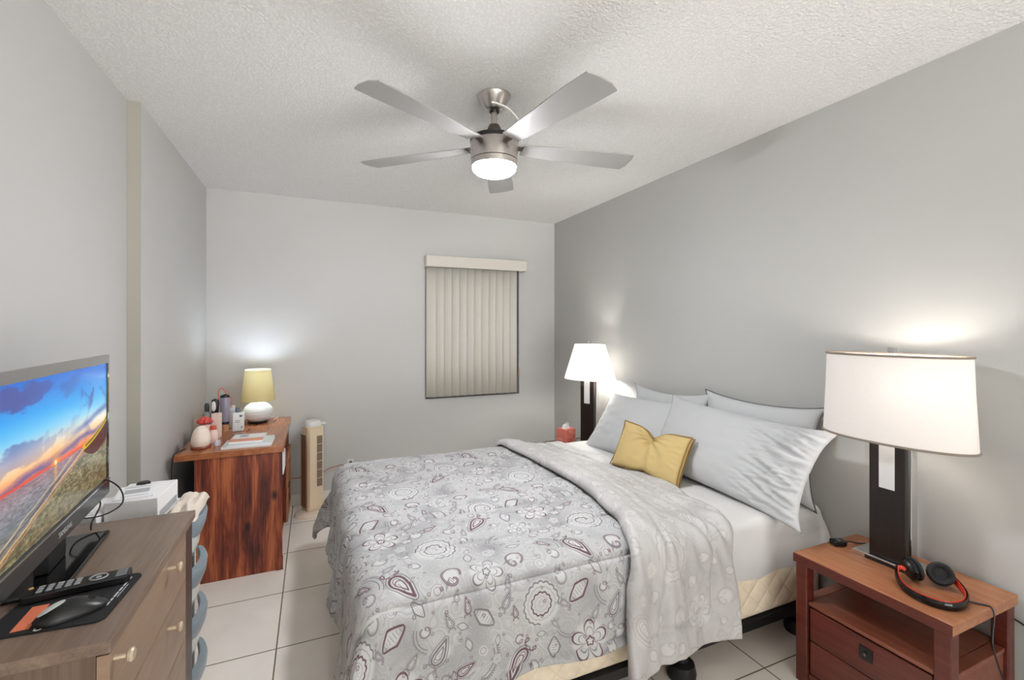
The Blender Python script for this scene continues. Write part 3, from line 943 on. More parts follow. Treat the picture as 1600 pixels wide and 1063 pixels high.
def quilt_mat():
    t = NT('quilted_ticking')
    v = t.coord(scale=(13, 13, 13), rot=(0, PI / 4, 0))
    sx = t.n('ShaderNodeSeparateXYZ')
    t.l(v, sx.inputs[0])
    def wav(o):
        m = t.n('ShaderNodeMath', operation='SINE')
        k = t.n('ShaderNodeMath', operation='MULTIPLY'); k.inputs[1].default_value = PI
        t.l(o, k.inputs[0]); t.l(k.outputs[0], m.inputs[0])
        ab = t.n('ShaderNodeMath', operation='ABSOLUTE'); t.l(m.outputs[0], ab.inputs[0])
        return ab.outputs[0]
    mm = t.n('ShaderNodeMath', operation='MULTIPLY')
    t.l(wav(sx.outputs[0]), mm.inputs[0]); t.l(wav(sx.outputs[2]), mm.inputs[1])
    pw = t.n('ShaderNodeMath', operation='POWER'); pw.inputs[1].default_value = 0.4
    t.l(mm.outputs[0], pw.inputs[0])
    f = t.noise(t.coord(), 30, 3)
    t.l(t.ramp(f, [(0.3, lin((226, 210, 184))), (0.7, lin((238, 224, 200)))]), t.b.inputs['Base Color'])
    t.b.inputs['Roughness'].default_value = 0.75
    t.bump(pw.outputs[0], 0.5, 0.012)
    return t.m
part('box_spring', MB().box(BX0 + 0.012, BX1 - 0.012, BY0 + 0.012, BY1 - 0.012, 0.165, 0.372), quilt_mat(), bed, bevel=0.03, seg=4)
fr = MB()
fr.box(BX0 + 0.03, BX1 - 0.02, BY0 + 0.005, BY0 + 0.045, 0.125, 0.164)
fr.box(BX0 + 0.03, BX1 - 0.02, BY1 - 0.045, BY1 - 0.005, 0.125, 0.164)
for x in (BX0 + 0.03, 1.1, BX1 - 0.06):
    fr.box(x, x + 0.04, BY0 + 0.046, BY1 - 0.046, 0.125, 0.164)
part('bed_frame', fr, M_MESH, bed, bevel=0.002)
for x in (0.35, 1.36, 2.06):
    for y in (BY0 + 0.06, (BY0 + BY1) / 2, BY1 - 0.06):
        part('leg', MB().lathe([(0.055, 0.0), (0.058, 0.02), (0.050, 0.055), (0.026, 0.065), (0.022, 0.124)], c=(x, y, 0), n=24), M_MESH, bed, smooth=True)

# ------------------------------------------------------------------ comforter
cf = thing('comforter', 'grey and plum paisley comforter folded back across the bed', 'comforter', (0, 0, 0))
CE = (BX0 - 0.015, 3.2, BY0 - 0.018, BY1 + 0.018)
CZ = 0.602; CR = 0.085
FOLD = [(0.9, 0.975), (1.10, 0.985), (1.25, 1.005), (1.38, 1.055), (1.55, 1.125), (1.80, 1.175), (2.00, 1.19), (2.4, 1.175), (2.75, 1.14), (3.1, 1.10)]
EDGE = [(0.9, 1.545), (1.10, 1.55), (1.20, 1.555), (1.30, 1.57), (1.40, 1.60), (1.50, 1.625), (1.65, 1.655), (1.80, 1.69), (2.05, 1.695), (2.34, 1.665), (2.75, 1.60), (3.1, 1.58)]
SEAMS = [1.36 + 0.262 * k for k in range(-2, 9)]
def quilt_off(a, b, e):
    s = ((b - SEAMS[0]) / 0.262) % 1.0
    puff = 0.013 * (math.sin(PI * s) ** 0.45)
    puff -= 0.007 * math.exp(-((min(s, 1 - s) * 0.262) / 0.0065) ** 2)
    wr = 0.010 * nz(a * 2.6, b * 6.5, 1.0) + 0.0045 * nz(a * 9, b * 13, 4.0) + 0.003 * nz(a * 22, b * 26, 8)
    return puff + wr
TILEP = 0.62
P = []; UV = []
NA, NB = 170, 380
B0, B1 = BY0 - 0.018 + CR - 0.355, BY1 + 0.018 - CR + 0.36
A0 = BX0 - 0.015 + CR - 0.37
for i in range(NA + 1):
    row = []
    for j in range(NB + 1):
        b = B0 + (B1 - B0) * j / NB
        af = lerp_tab(FOLD, b) + 0.05
        a = A0 + (af - A0) * i / NA
        p, n, d, e, u = drape(a, b, CE, CZ, CR, 0.13)
        cor = abs(2 * u[0] * u[1])
        fold = (0.020 * math.sin(a * 15 + 2.2 * nz(a * 2, b * 2)) if abs(u[1]) > abs(u[0]) else 0.020 * math.sin(b * 13 + 1.1)) * min(1, e / 0.25)
        crease = 0.055 * math.cos(math.atan2(u[1], u[0]) * 8) * min(1, e / 0.3) * cor if e > 0 else 0
        p = p + n * (quilt_off(a, b, e) + fold + crease)
        row.append(p); UV.append((a / TILEP + 0.1, b / TILEP + 0.3))
    P.append(row)
q = part('printed_quilt', MB().grid(P), M_QUILT, cf, smooth=True, sharp=180, uvs=UV)
sm = q.modifiers.new('solid', 'SOLIDIFY'); sm.thickness = 0.02; sm.offset = -1
# folded-back edge showing the pale reverse
P = []; UV = []
NS, NB2 = 84, 240
FB0 = BY0 - 0.018 + CR - 0.475
FB1 = BY1 + 0.018 - CR + 0.30
for i in range(NS + 1):
    row = []
    s = i / NS
    for j in range(NB2 + 1):
        b = FB0 + (FB1 - FB0) * j / NB2
        x0, x1 = lerp_tab(FOLD, b), lerp_tab(EDGE, b)
        a = x0 + (x1 - x0) * s
        dist0 = a - x0; dist1 = x1 - a; distb = b - FB0
        p, n, d, e, u = drape(a, b, CE, CZ, CR, 0.13)
        roll0 = math.sqrt(max(0, 1 - (1 - min(1, dist0 / 0.03)) ** 2))
        roll1 = math.sqrt(max(0, 1 - (1 - min(1, dist1 / 0.03)) ** 2))
        rollb = math.sqrt(max(0, 1 - (1 - min(1, distb / 0.03)) ** 2))
        # printed layer lies underneath only near the fold, so the flap settles onto the sheet further out
        under = 0.022 * min(1, max(0, (0.24 - dist0) / 0.16))
        hgt = 0.005 + (0.026 + 0.010 * min(1, max(0, (0.1 - dist0) / 0.07))) * min(roll0, roll1, rollb) + under - 0.024 * (1 - min(1, max(0, (0.30 - dist0) / 0.16)))
        # stitched seam a hand's width inside the free edges
        ds = min(dist1, distb) - 0.125
        if dist0 > 0.1:
            hgt -= 0.014 * math.exp(-(ds / 0.010) ** 2)
        hgt -= 0.020 * math.exp(-((dist0 - 0.165 - 0.03 * nz(b * 3, 1)) / 0.020) ** 2) * min(1, 0.4 + e * 4)
        g = nz(a * 3, b * 3, 7)
        wr = 0.017 * nz(a * 13 + 1.5 * g, b * 3.6 + a * 4, 2.0) + 0.005 * nz(a * 30, b * 8 + a * 8, 3.0) + 0.003 * nz(a * 40, b * 40, 5)
        # gathers beside the seam where the corner turns over the edge
        gat = 0.012 * math.exp(-((b - 1.38) / 0.13) ** 2) * math.sin(a * 75 + b * 26 + 2 * g) * min(1, max(0, (0.27 - dist1) / 0.1)) * min(1, dist1 / 0.06)
        fold = 0.016 * math.sin(a * 21 + 0.8) * min(1, e / 0.2)
        p = p + n * (hgt + (wr + gat) * min(roll0, roll1, rollb) + fold)
        p.x += 0.010 * nz(b * 5, s * 2, 9)
        if e > 0:
            p.z += 0.012 * nz(a * 8, 3, 3)
        row.append(p); UV.append((a / 0.7, b / 0.7))
    P.append(row)
fl = part('folded_edge', MB().grid(P), M_QUILT_B, cf, smooth=True, sharp=180, uvs=UV)
sm = fl.modifiers.new('solid', 'SOLIDIFY'); sm.thickness = 0.006; sm.offset = -1

# ------------------------------------------------------------------ pillows
def pillow_grid(hw, hh, th, nu=64, nv=48, pull=0.09, corner=0.04, wr=0.004, end=None, seed=0.0, pinch=None, power=0.42):
    sides = []
    for sgn in (1, -1):
        P = []
        for i in range(nu + 1):
            u = -1 + 2 * i / nu
            row = []
            for j in range(nv + 1):
                v = -1 + 2 * j / nv
                x = hw * u * (1 - pull * (1 - v * v) * abs(u) ** 2 + corner * (abs(u * v)) ** 6)
                y = hh * v * (1 - pull * (1 - u * u) * abs(v) ** 2 + corner * (abs(u * v)) ** 6)
                t = th * (max(0, (1 - u * u)) * max(0, (1 - v * v))) ** power
                rim = min(1, 6 * (1 - abs(u))) * min(1, 6 * (1 - abs(v)))
                w_ = wr * (nz(u * 2.6 + seed, v * 2.2, seed) + 0.6 * nz(u * 6 + seed, v * 5, seed + 3))
                # small pleats radiating from the corners and edges
                edge = max(abs(u), abs(v))
                w_ += wr * 0.7 * math.sin(22 * math.atan2(v, u) + 3 * nz(u * 2, v * 2, seed)) * max(0, edge - 0.6) * 2.2
                if end:
                    k = max(0.0, min(1.0, (u * end - 0.28) / 0.35))
                    t *= 1 - 0.45 * k * abs(u)
                    r1 = nz(u * 2.4 + 3.0, v * 6.5 + u * 3.5, seed) 
                    r2 = nz(u * 4 + 9.0, v * 13 - u * 5, seed)
                    w_ += k * (0.055 * abs(r1) + 0.028 * abs(r2) - 0.018)
                    y *= 1 + 0.0 * k
                if pinch:
                    c = math.exp(-(abs(u) / 0.26) ** 1.5)
                    y *= 1 - pinch * c * (1 if v > 0 else 0.35)
                    t *= 1 - 0.62 * math.exp(-(u / 0.13) ** 2) * (0.55 + 0.45 * v)
                    w_ += 0.010 * math.exp(-(u / 0.42) ** 2) * math.sin(math.atan2(u, 0.75 - v) * 13) * (0.35 + 0.65 * max(0, v + 0.3))
                row.append(Vector((x, y, sgn * (t + w_ * rim * (1 if sgn > 0 else 0.5)))))
            P.append(row)
        sides.append(P)
    return sides

def pillow_xf(c, lean, yaw=0.0, roll=0.0):
    """local x -> along -y of the room (to the right in view), local y -> up, local z -> towards the foot of the bed"""
    L = math.radians(lean)
    X = Vector((0, -1, 0)); Yv = Vector((math.sin(L), 0, math.cos(L))); Z = Vector((-math.cos(L), 0, math.sin(L)))
    M = Matrix((X, Yv, Z)).transposed().to_4x4()
    return Matrix.Translation(c) @ Matrix.Rotation(math.radians(yaw), 4, 'Z') @ M @ Matrix.Rotation(math.radians(roll), 4, 'Z')

def pillow(name, label, cat, c, lean, hw, hh, th, m, yaw=0, roll=0, group=None, piping=None, **kw):
    sd = pillow_grid(hw, hh, th, **kw)
    mb = MB()
    for P in sd:
        mb.grid(P)
    M = pillow_xf((0, 0, 0), lean, yaw, roll)
    mb.xf(M)
    t = thing(name, label, cat, c, 0, group)
    part('pillowcase' if cat == 'pillow' else 'cover', mb, m, t, smooth=True, sharp=180, merge=True)
    if piping:
        P = sd[0]
        nu, nv = len(P) - 1, len(P[0]) - 1
        rim = [P[i][0] for i in range(0, nu, 2)] + [P[nu][j] for j in range(0, nv, 2)] + [P[i][nv] for i in range(nu, 0, -2)] + [P[0][j] for j in range(nv, 0, -2)]
        for off in piping[1]:
            pts = [M @ (Vector((p.x * 1.004, p.y * 1.004, off))) for p in rim]
            part('piping', MB().tube(pts, piping[2], 6, smooth=False, closed=True), piping[0], t, smooth=True)
    return t

GP = 'white bed pillows'
pillow('pillow', 'back white pillow with grey piping leaning on the wall by the drum lamp', 'pillow', (2.085, 1.675, 0.808), 9, 0.335, 0.225, 0.062, M_PILLOW, group=GP, seed=1.2, piping=(M_PIPING, (0.0,), 0.003), pull=0.12)
pillow('pillow', 'back white pillow nearest the tapered corner lamp', 'pillow', (2.075, 2.30, 0.795), 10, 0.34, 0.215, 0.060, M_PILLOW, roll=1.5, group=GP, seed=2.4, pull=0.16)
pillow('pillow', 'plump white pillow left of the yellow cushion, by the tissue box', 'pillow', (1.915, 2.395, 0.752), 37, 0.375, 0.225, 0.085, M_PILLOW, yaw=4, roll=2, group=GP, seed=3.1, pull=0.10)
pillow('pillow', 'big front white pillow with loose crumpled case end beside the drum lamp', 'pillow', (1.925, 1.722, 0.776), 31, 0.475, 0.216, 0.088, M_PILLOW, roll=-1.5, group=GP, seed=5.3, end=1, pull=0.07, corner=0.06, nu=110, nv=80)
pillow('cushion', 'small mustard yellow cushion gathered at its middle', 'cushion', (1.700, 2.010, 0.716), 27, 0.212, 0.128, 0.055, M_MUSTARD, yaw=14, roll=-3, seed=0.6, pinch=0.42, pull=0.02, wr=0.003, nu=90, nv=60, power=0.30, piping=(M_MUSTARD_D, (0.014, -0.014), 0.0032))

# ------------------------------------------------------------------ tissue box
tb = thing('tissue_box', 'coral pink tissue box on the far nightstand', 'tissue box', (1.885, 3.245, NF_Z + 0.0003), math.radians(18))
tcm = NT('coral_marble')
tv = tcm.coord()
tcm.l(tcm.ramp(tcm.noise(tv, 16, 4, 0.6, 1.5), [(0.35, lin((214, 110, 94))), (0.55, lin((224, 134, 116))), (0.68, lin((238, 196, 184)))]), tcm.b.inputs['Base Color'])
part('carton', MB().box(-0.056, 0.056, -0.056, 0.056, 0, 0.105), tcm.m, tb, bevel=0.002)
P = []
for i in range(13):
    s = i / 12
    row = []
    for k in range(20):
        an = 2 * PI * k / 20
        r = 0.030 + 0.012 * math.sin(3 * an + 1) * s - 0.018 * s
        row.append((r * 1.5 * math.cos(an) + 0.008 * nz(s * 3, an), r * 0.8 * math.sin(an), 0.104 + 0.038 * s + 0.012 * s * math.sin(2 * an)))
    P.append(row)
part('tissue', MB().grid(P, closed_v=True), M_PAPER, tb, smooth=True)

# ------------------------------------------------------------------ headphones and charger on the nightstand
M_RED = plain('red_plastic', (206, 62, 44), 0.25)
hp = thing('headphones', 'black and red over-ear headphones lying on the nightstand', 'headphones', (1.925, 0.868, NS_Z + 0.0003), math.radians(2))
def band(pts, w0, w1, th0, th1):
    """upright strip following pts, from height w0 to w1, thickness th0..th1 outward"""
    mb = MB(); P = []
    n = len(pts)
    for i in range(n):
        p = Vector(pts[i]); d = Vector(pts[min(i + 1, n - 1)]) - Vector(pts[max(i - 1, 0)])
        nrm = Vector((d.y, -d.x, 0)).normalized()
        row = []
        for k in range(10):
            an = 2 * PI * k / 10
            row.append(p + nrm * ((th0 + th1) / 2 + (th1 - th0) / 2 * math.cos(an)) + Vector((0, 0, (w0 + w1) / 2 + (w1 - w0) / 2 * math.sin(an))))
        P.append(row)
    k0 = len(mb.v)
    mb.grid(P, closed_v=True)
    mb.f.append(tuple(range(10))); mb.f.append(tuple(k0 + (n - 1) * 10 + k for k in range(10)))
    return mb
def smooth_path(pts, sub=8):
    pts = [Vector(p) for p in pts]; q = []
    for i in range(len(pts) - 1):
        p0 = pts[max(i - 1, 0)]; p1 = pts[i]; p2 = pts[i + 1]; p3 = pts[min(i + 2, len(pts) - 1)]
        for k in range(sub):
            t = k / sub
            q.append(0.5 * ((2 * p1) + (p2 - p0) * t + (2 * p0 - 5 * p1 + 4 * p2 - p3) * t * t + (3 * p1 - p0 - 3 * p2 + p3) * t ** 3))
    return q + [pts[-1]]
HO = Vector((1.925, 0.868, 0))
arc = [Vector((x, y, z)) - HO for x, y, z in ((1.915, 0.953, 0.024), (1.885, 0.940, 0.010), (1.845, 0.905, 0.0015), (1.822, 0.858, 0.0), (1.824, 0.812, 0.0), (1.850, 0.779, 0.0), (1.900, 0.768, 0.0), (1.958, 0.782, 0.0015), (2.000, 0.815, 0.010), (2.022, 0.853, 0.024))]
arc = smooth_path(arc)
part('headband', band(arc, 0.0005, 0.026, -0.0005, 0.0065), M_BLACKGLOSS, hp, smooth=True)
part('inner_band', band(arc, 0.0015, 0.0275, -0.0050, -0.0006), M_RED, hp, smooth=True)
for base, aim in ((Vector((1.938, 0.926, 0.0415)), Vector((0.80, -0.55, 0.16))), (Vector((1.996, 0.866, 0.0405)), Vector((-0.86, -0.42, 0.42)))):
    base = base - HO; aim.normalize()
    rot = Vector((0, 0, 1)).rotation_difference(aim).to_matrix().to_4x4()
    M = Matrix.Translation(base) @ rot
    cup = part('ear_cup', MB().lathe([(0.0, -0.014), (0.024, -0.013), (0.031, -0.006), (0.0345, 0.005), (0.032, 0.011), (0.0, 0.011)], n=36).xf(M), M_BLACK, hp, smooth=True)
    part('cup_ring', MB().lathe([(0.0325, -0.006), (0.036, -0.002), (0.0352, 0.003)], n=36, cap=False).xf(M), M_BLACKGLOSS, cup, smooth=True)
    part('ear_pad', MB().lathe([(0.0, 0.013), (0.020, 0.013), (0.023, 0.021), (0.031, 0.0255), (0.0375, 0.020), (0.038, 0.014), (0.033, 0.0112)], n=40).xf(M), M_RUBBER, cup, smooth=True)
    a0 = M @ Vector((0, 0, -0.016))
    e0 = arc[0] if (arc[0] - a0).length < (arc[-1] - a0).length else arc[-1]
    part('arm', MB().tube([e0 + Vector((0, 0, 0.013)), (e0 + a0) / 2 + Vector((0, 0, 0.012)), a0], 0.0075, 8), M_RED, hp, smooth=True)
cord = MB().tube([(1.955, 0.782, NS_Z + 0.005), (1.972, 0.765, NS_Z + 0.003), (1.985, 0.748, NS_Z + 0.0027), (1.990, 0.735, NS_Z + 0.0015), (1.988, 0.727, NS_Z - 0.02), (1.965, 0.722, 0.44), (1.955, 0.718, 0.40), (1.972, 0.712, 0.34), (1.995, 0.705, 0.27), (1.99, 0.70, 0.15), (1.98, 0.69, 0.03), (2.0, 0.62, 0.006)], 0.0026, 6)
tag(part('headphone_cord', cord, M_BLACK, smooth=True), 'thin black cord hanging from the headphones over the nightstand edge', 'cord')
cord = MB().tube([(2.17, 0.80, 0.42), (2.178, 0.735, 0.41), (2.178, 0.69, 0.38), (2.176, 0.65, 0.31), (2.176, 0.63, 0.22), (2.174, 0.66, 0.15), (2.172, 0.70, 0.09), (2.165, 0.70, 0.006)], 0.003, 6)
tag(part('lamp_cord', cord, M_BLACK, smooth=True), 'black lamp cord looping down the right wall behind the nightstand', 'cord')
ub = thing('usb_charger', 'small black charging block on the nightstand corner', 'charger', (1.985, 1.198, NS_Z + 0.0003), math.radians(-20))
part('body', MB().box(-0.026, 0.026, -0.019, 0.019, 0, 0.022), M_BLACK, ub, bevel=0.005, seg=3)
part('port', MB().box(-0.006, 0.006, -0.010, -0.002, 0.0222, 0.0228).box(-0.006, 0.006, 0.003, 0.009, 0.0222, 0.0228), plain('port_grey', (120, 120, 120), 0.4), ub)
part('cable', MB().tube([(0.024, -0.004, 0.012), (0.05, -0.002, 0.014), (0.072, 0.004, 0.006), (0.092, 0.006, 0.003), (0.12, 0.0, 0.003)], 0.0024, 6), M_BLACK, ub, smooth=True)

# ------------------------------------------------------------------ TV dresser
DZ = 0.80
dr = thing('dresser', 'ash brown laminate dresser with round knobs, under the television', 'dresser', (-0.765, 1.112, 0))
DW, DL = 0.405, 0.688
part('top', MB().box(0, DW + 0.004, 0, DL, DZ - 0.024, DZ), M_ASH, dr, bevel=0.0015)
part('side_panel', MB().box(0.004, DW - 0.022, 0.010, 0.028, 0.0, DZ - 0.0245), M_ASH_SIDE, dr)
part('side_panel', MB().box(0.004, DW - 0.004, 0.586, DL - 0.008, 0.0, DZ - 0.0245), M_DKRED, dr)['label'] = 'dark red-brown far end panel'
part('back_panel', MB().box(0.004, 0.012, 0.029, 0.585, 0.02, DZ - 0.025), M_ASH_SIDE, dr)
part('plinth', MB().box(0.02, DW - 0.03, 0.029, 0.585, 0.0, 0.05), M_ASH_SIDE, dr)
zedges = [DZ - 0.027, 0.624, 0.450, 0.276, 0.06]
for k in range(4):
    z1, z0 = zedges[k] - 0.0025, zedges[k + 1] + 0.0025
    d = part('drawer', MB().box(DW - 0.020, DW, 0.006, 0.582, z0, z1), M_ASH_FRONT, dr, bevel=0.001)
    zk = z1 - (0.020 if k == 0 else 0.034)
    for y in (0.016, 0.380):
        part('knob', MB().lathe([(0.0045, 0.0), (0.0045, 0.020), (0.012, 0.024), (0.0135, 0.029), (0.010, 0.033), (0.0, 0.034)], n=24).xf(Matrix.Translation((DW + 0.0002, y + 0.01, zk)) @ Matrix.Rotation(PI / 2, 4, 'Y')), plain('champagne_knob', (216, 198, 172), 0.3, 0.55), d, smooth=True)

# television
TW, TH = 0.735, 0.442
far = Vector((-0.605, 1.862))
ang = math.atan2(-0.081, 0.9967)
tvd = Vector((-0.081, 0.9967)).normalized()
ctr = far - tvd * (TW / 2)
tv = thing('television', 'flat television showing a beach sunset on the near dresser', 'television', (ctr.x, ctr.y, DZ + 0.0003), math.atan2(tvd.y, tvd.x) - PI / 2)
# local: y along the screen (far end +), screen faces +x
zb0 = 0.072
part('body', MB().box(-0.045, -0.006, -TW / 2 + 0.01, TW / 2 - 0.01, zb0 + 0.02, zb0 + TH - 0.01), M_BLACK, tv, bevel=0.01)
sb0, sb1, sl = zb0 + 0.052, zb0 + TH - 0.026, 0.016
for y_ in (-TW / 2, TW / 2 - sl):
    part('side_bezel', MB().box(-0.006, 0.004, y_, y_ + sl, sb0, zb0 + TH - 0.027), M_BLACKGLOSS, tv, bevel=0.001)
part('top_bezel', MB().box(-0.006, 0.005, -TW / 2, TW / 2, sb1, zb0 + TH), plain('pewter_bezel', (150, 148, 146), 0.3, 0.6), tv, bevel=0.001)
part('bottom_bezel', MB().box(-0.006, 0.006, -TW / 2, TW / 2, zb0, sb0 - 0.0005), plain('charcoal_bezel', (44, 45, 47), 0.22), tv, bevel=0.003)
part('bezel_strip', MB().box(0.0062, 0.0075, -TW / 2, TW / 2, sb0 - 0.007, sb0 - 0.003), M_CHROME, tv)
st = NT('tv_screen')
im = st.n('ShaderNodeTexImage'); im.image = make_image('sunset', sunset_picture())
tc = st.n('ShaderNodeTexCoord')
st.l(tc.outputs['UV'], im.inputs[0])
st.l(im.outputs[0], st.b.inputs['Emission Color'])
st.b.inputs['Base Color'].default_value = (0.005, 0.005, 0.005, 1)
st.b.inputs['Emission Strength'].default_value = 0.44
st.b.inputs['Roughness'].default_value = 0.2
st.b.inputs['Specular IOR Level'].default_value = 0.3
scr = MB().add([(0.0012, -TW / 2 + sl, sb0), (0.0012, TW / 2 - sl, sb0), (0.0012, TW / 2 - sl, sb1), (0.0012, -TW / 2 + sl, sb1)], [(0, 1, 2, 3)])
part('screen', scr, st.m, tv, uvs=[(0, 0), (1, 0), (1, 1), (0, 1)])
lgM = Matrix.Translation((0.0068, 0.0, zb0 + 0.022)) @ Matrix(((0, 0, 1), (1, 0, 0), (0, 1, 0))).to_4x4()
text_mesh('maker_logo', 'SAMSUNG', 0.018, plain('logo_silver', (176, 178, 180), 0.3), tv, lgM)
part('neck', MB().box(-0.035, -0.008, -0.055, 0.055, 0.012, zb0 + 0.03), M_BLACK, tv, bevel=0.003)
part('stand_base', MB().box(-0.125, 0.048, -0.150, 0.195, 0.0, 0.011), M_BLACKGLOSS, tv, bevel=0.004)
tag(part('television_cable', MB().tube([(-0.628, 1.80, 0.905), (-0.60, 1.82, 0.925), (-0.555, 1.80, 0.90), (-0.545, 1.79, 0.855), (-0.58, 1.76, 0.835), (-0.63, 1.73, 0.845), (-0.65, 1.735, 0.88), (-0.64, 1.75, 0.90)], 0.0022, 6).tube([(-0.62, 1.77, 0.905), (-0.59, 1.765, 0.87), (-0.605, 1.75, 0.82), (-0.60, 1.73, 0.805)], 0.0022, 6), M_BLACK, smooth=True), 'thin black cable looping out behind the television', 'cable')

# mouse pad, mouse, remote
def rrect(x0, x1, y0, y1, r, n=8):
    p = []
    for cx, cy, a0 in ((x1 - r, y1 - r, 0), (x0 + r, y1 - r, 90), (x0 + r, y0 + r, 180), (x1 - r, y0 + r, 270)):
        for k in range(n + 1):
            a = math.radians(a0 + 90 * k / n)
            p.append((cx + r * math.cos(a), cy + r * math.sin(a)))
    return p
MPX, MPY = -0.475, 1.285
mp = thing('mouse_pad', 'black mouse pad with faint white lettering at the dresser edge', 'mouse pad', (MPX, MPY, DZ + 0.0003), math.radians(-4))
part('mat', MB().prism(rrect(-0.112, 0.088, -0.090, 0.108, 0.018), 0, 0.0028), M_RUBBER, mp)
M_INK = plain('white_ink', (206, 208, 212), 0.6)
ink = MB()
xx = -0.03
for wd in (0.014, 0.010, 0.022, 0.016, 0.026, 0.012):
    ink.box(0.068, 0.0715, xx, xx + wd, 0.0029, 0.0032); xx += wd + 0.004
ink.box(0.0755, 0.077, 0.0, 0.055, 0.0029, 0.0032)
part('printed_line', ink, M_INK, mp)
lgo = MB()
for q_ in (-0.0045, 0.0045):
    lgo.tube([(-0.02 + 0.0055 * math.cos(t), -0.075 + q_ * 1.4 + 0.0045 * math.sin(t), 0.0030) for t in np.linspace(0, 2 * PI, 18)[:-1]], 0.0012, 5, smooth=False, closed=True)
part('printed_mark', lgo, M_INK, mp)
ms = thing('computer_mouse', 'black wireless mouse with an oval white sticker', 'mouse', (-0.462, 1.242, DZ + 0.0033), math.radians(-66))
P = []
nm, km = 28, 20
for i in range(nm + 1):
    t = i / nm
    y = -0.058 + 0.116 * t
    hw_ = 0.031 * (max(0.0, 1 - (2 * t - 1) ** 4)) ** 0.5 * (0.9 + 0.1 * math.cos((t - 0.5) * 4))
    hz = 0.036 * (max(0.0, math.sin(PI * (0.04 + 0.93 * t)))) ** 0.75 * (1 - 0.30 * t)
    row = []
    for k in range(km + 1):
        an = PI * k / km
        row.append((hw_ * math.cos(an), y, 0.001 + hz * math.sin(an) ** 0.8))
    P.append(row)
part('shell', MB().grid(P), M_BLACK, ms, smooth=True, sharp=80)
part('wheel', MB().lathe([(0.0, -0.004), (0.007, -0.003), (0.007, 0.003), (0.0, 0.004)], n=20).xf(Matrix.Translation((0, 0.030, 0.0195)) @ Matrix.Rotation(PI / 2, 4, 'Y')), M_RUBBER, ms, smooth=True)
def mouse_z(x, y):
    t = (y + 0.058) / 0.116
    hw_ = 0.031 * (max(0.0, 1 - (2 * t - 1) ** 4)) ** 0.5 * (0.9 + 0.1 * math.cos((t - 0.5) * 4))
    hz = 0.036 * (max(0.0, math.sin(PI * (0.04 + 0.93 * t)))) ** 0.75 * (1 - 0.30 * t)
    c_ = max(-1, min(1, x / max(1e-4, hw_)))
    return 0.001 + hz * max(0, math.sqrt(1 - c_ * c_)) ** 0.8
stk = MB(); ring = []
for rr in (0.0, 0.5, 0.8, 1.0):
    ring.append([(0.012 * rr * math.cos(2 * PI * k / 24), -0.030 + 0.021 * rr * math.sin(2 * PI * k / 24), mouse_z(0.012 * rr * math.cos(2 * PI * k / 24), -0.030 + 0.021 * rr * math.sin(2 * PI * k / 24)) + 0.0007) for k in range(24)])
stk.grid(ring, closed_v=True)
part('oval_sticker', stk, plain('sticker_grey', (206, 210, 204), 0.5), ms, smooth=True)
tag(part('paper_tag', MB().box(-0.046, 0.046, -0.014, 0.014, 0, 0.0008).xf(Matrix.Translation((-0.533, 1.258, DZ + 0.0034)) @ Matrix.Rotation(math.radians(93), 4, 'Z')), plain('orange_card', (228, 126, 92), 0.5)), 'orange paper tag lying beside the mouse', 'tag')
rm = thing('remote_control', 'black remote control lying along the top of the mouse pad', 'remote', (-0.490, 1.352, DZ + 0.0033), math.radians(-82))
part('case', MB().prism(rrect(-0.023, 0.023, -0.092, 0.092, 0.007), 0, 0.018), M_BLACK, rm, bevel=0.003)
M_KEY = plain('grey_keys', (160, 162, 164), 0.45)
for r_ in range(5):
    for c_ in range(3):
        part('key', MB().box(-0.0155 + 0.0115 * c_, -0.0075 + 0.0115 * c_, -0.068 + 0.0155 * r_, -0.058 + 0.0155 * r_, 0.0182, 0.0196), M_KEY, rm)
part('power_key', MB().lathe([(0.0045, 0.018), (0.0045, 0.0195), (0, 0.0198)], c=(-0.014, -0.082, 0), n=16), plain('amber_key', (232, 178, 110), 0.4), rm)
part('dial', MB().tube([(0.014 * math.cos(t), 0.034 + 0.016 * math.sin(t), 0.0186) for t in np.linspace(0, 2 * PI, 22)[:-1]], 0.0018, 6, smooth=False, closed=True).lathe([(0.005, 0.018), (0.005, 0.0194), (0, 0.0196)], c=(0, 0.034, 0), n=14), M_KEY, rm, smooth=True)
part('end_strip', MB().box(-0.019, 0.019, 0.066, 0.086, 0.0182, 0.0188), plain('remote_grey', (104, 106, 108), 0.4), rm)

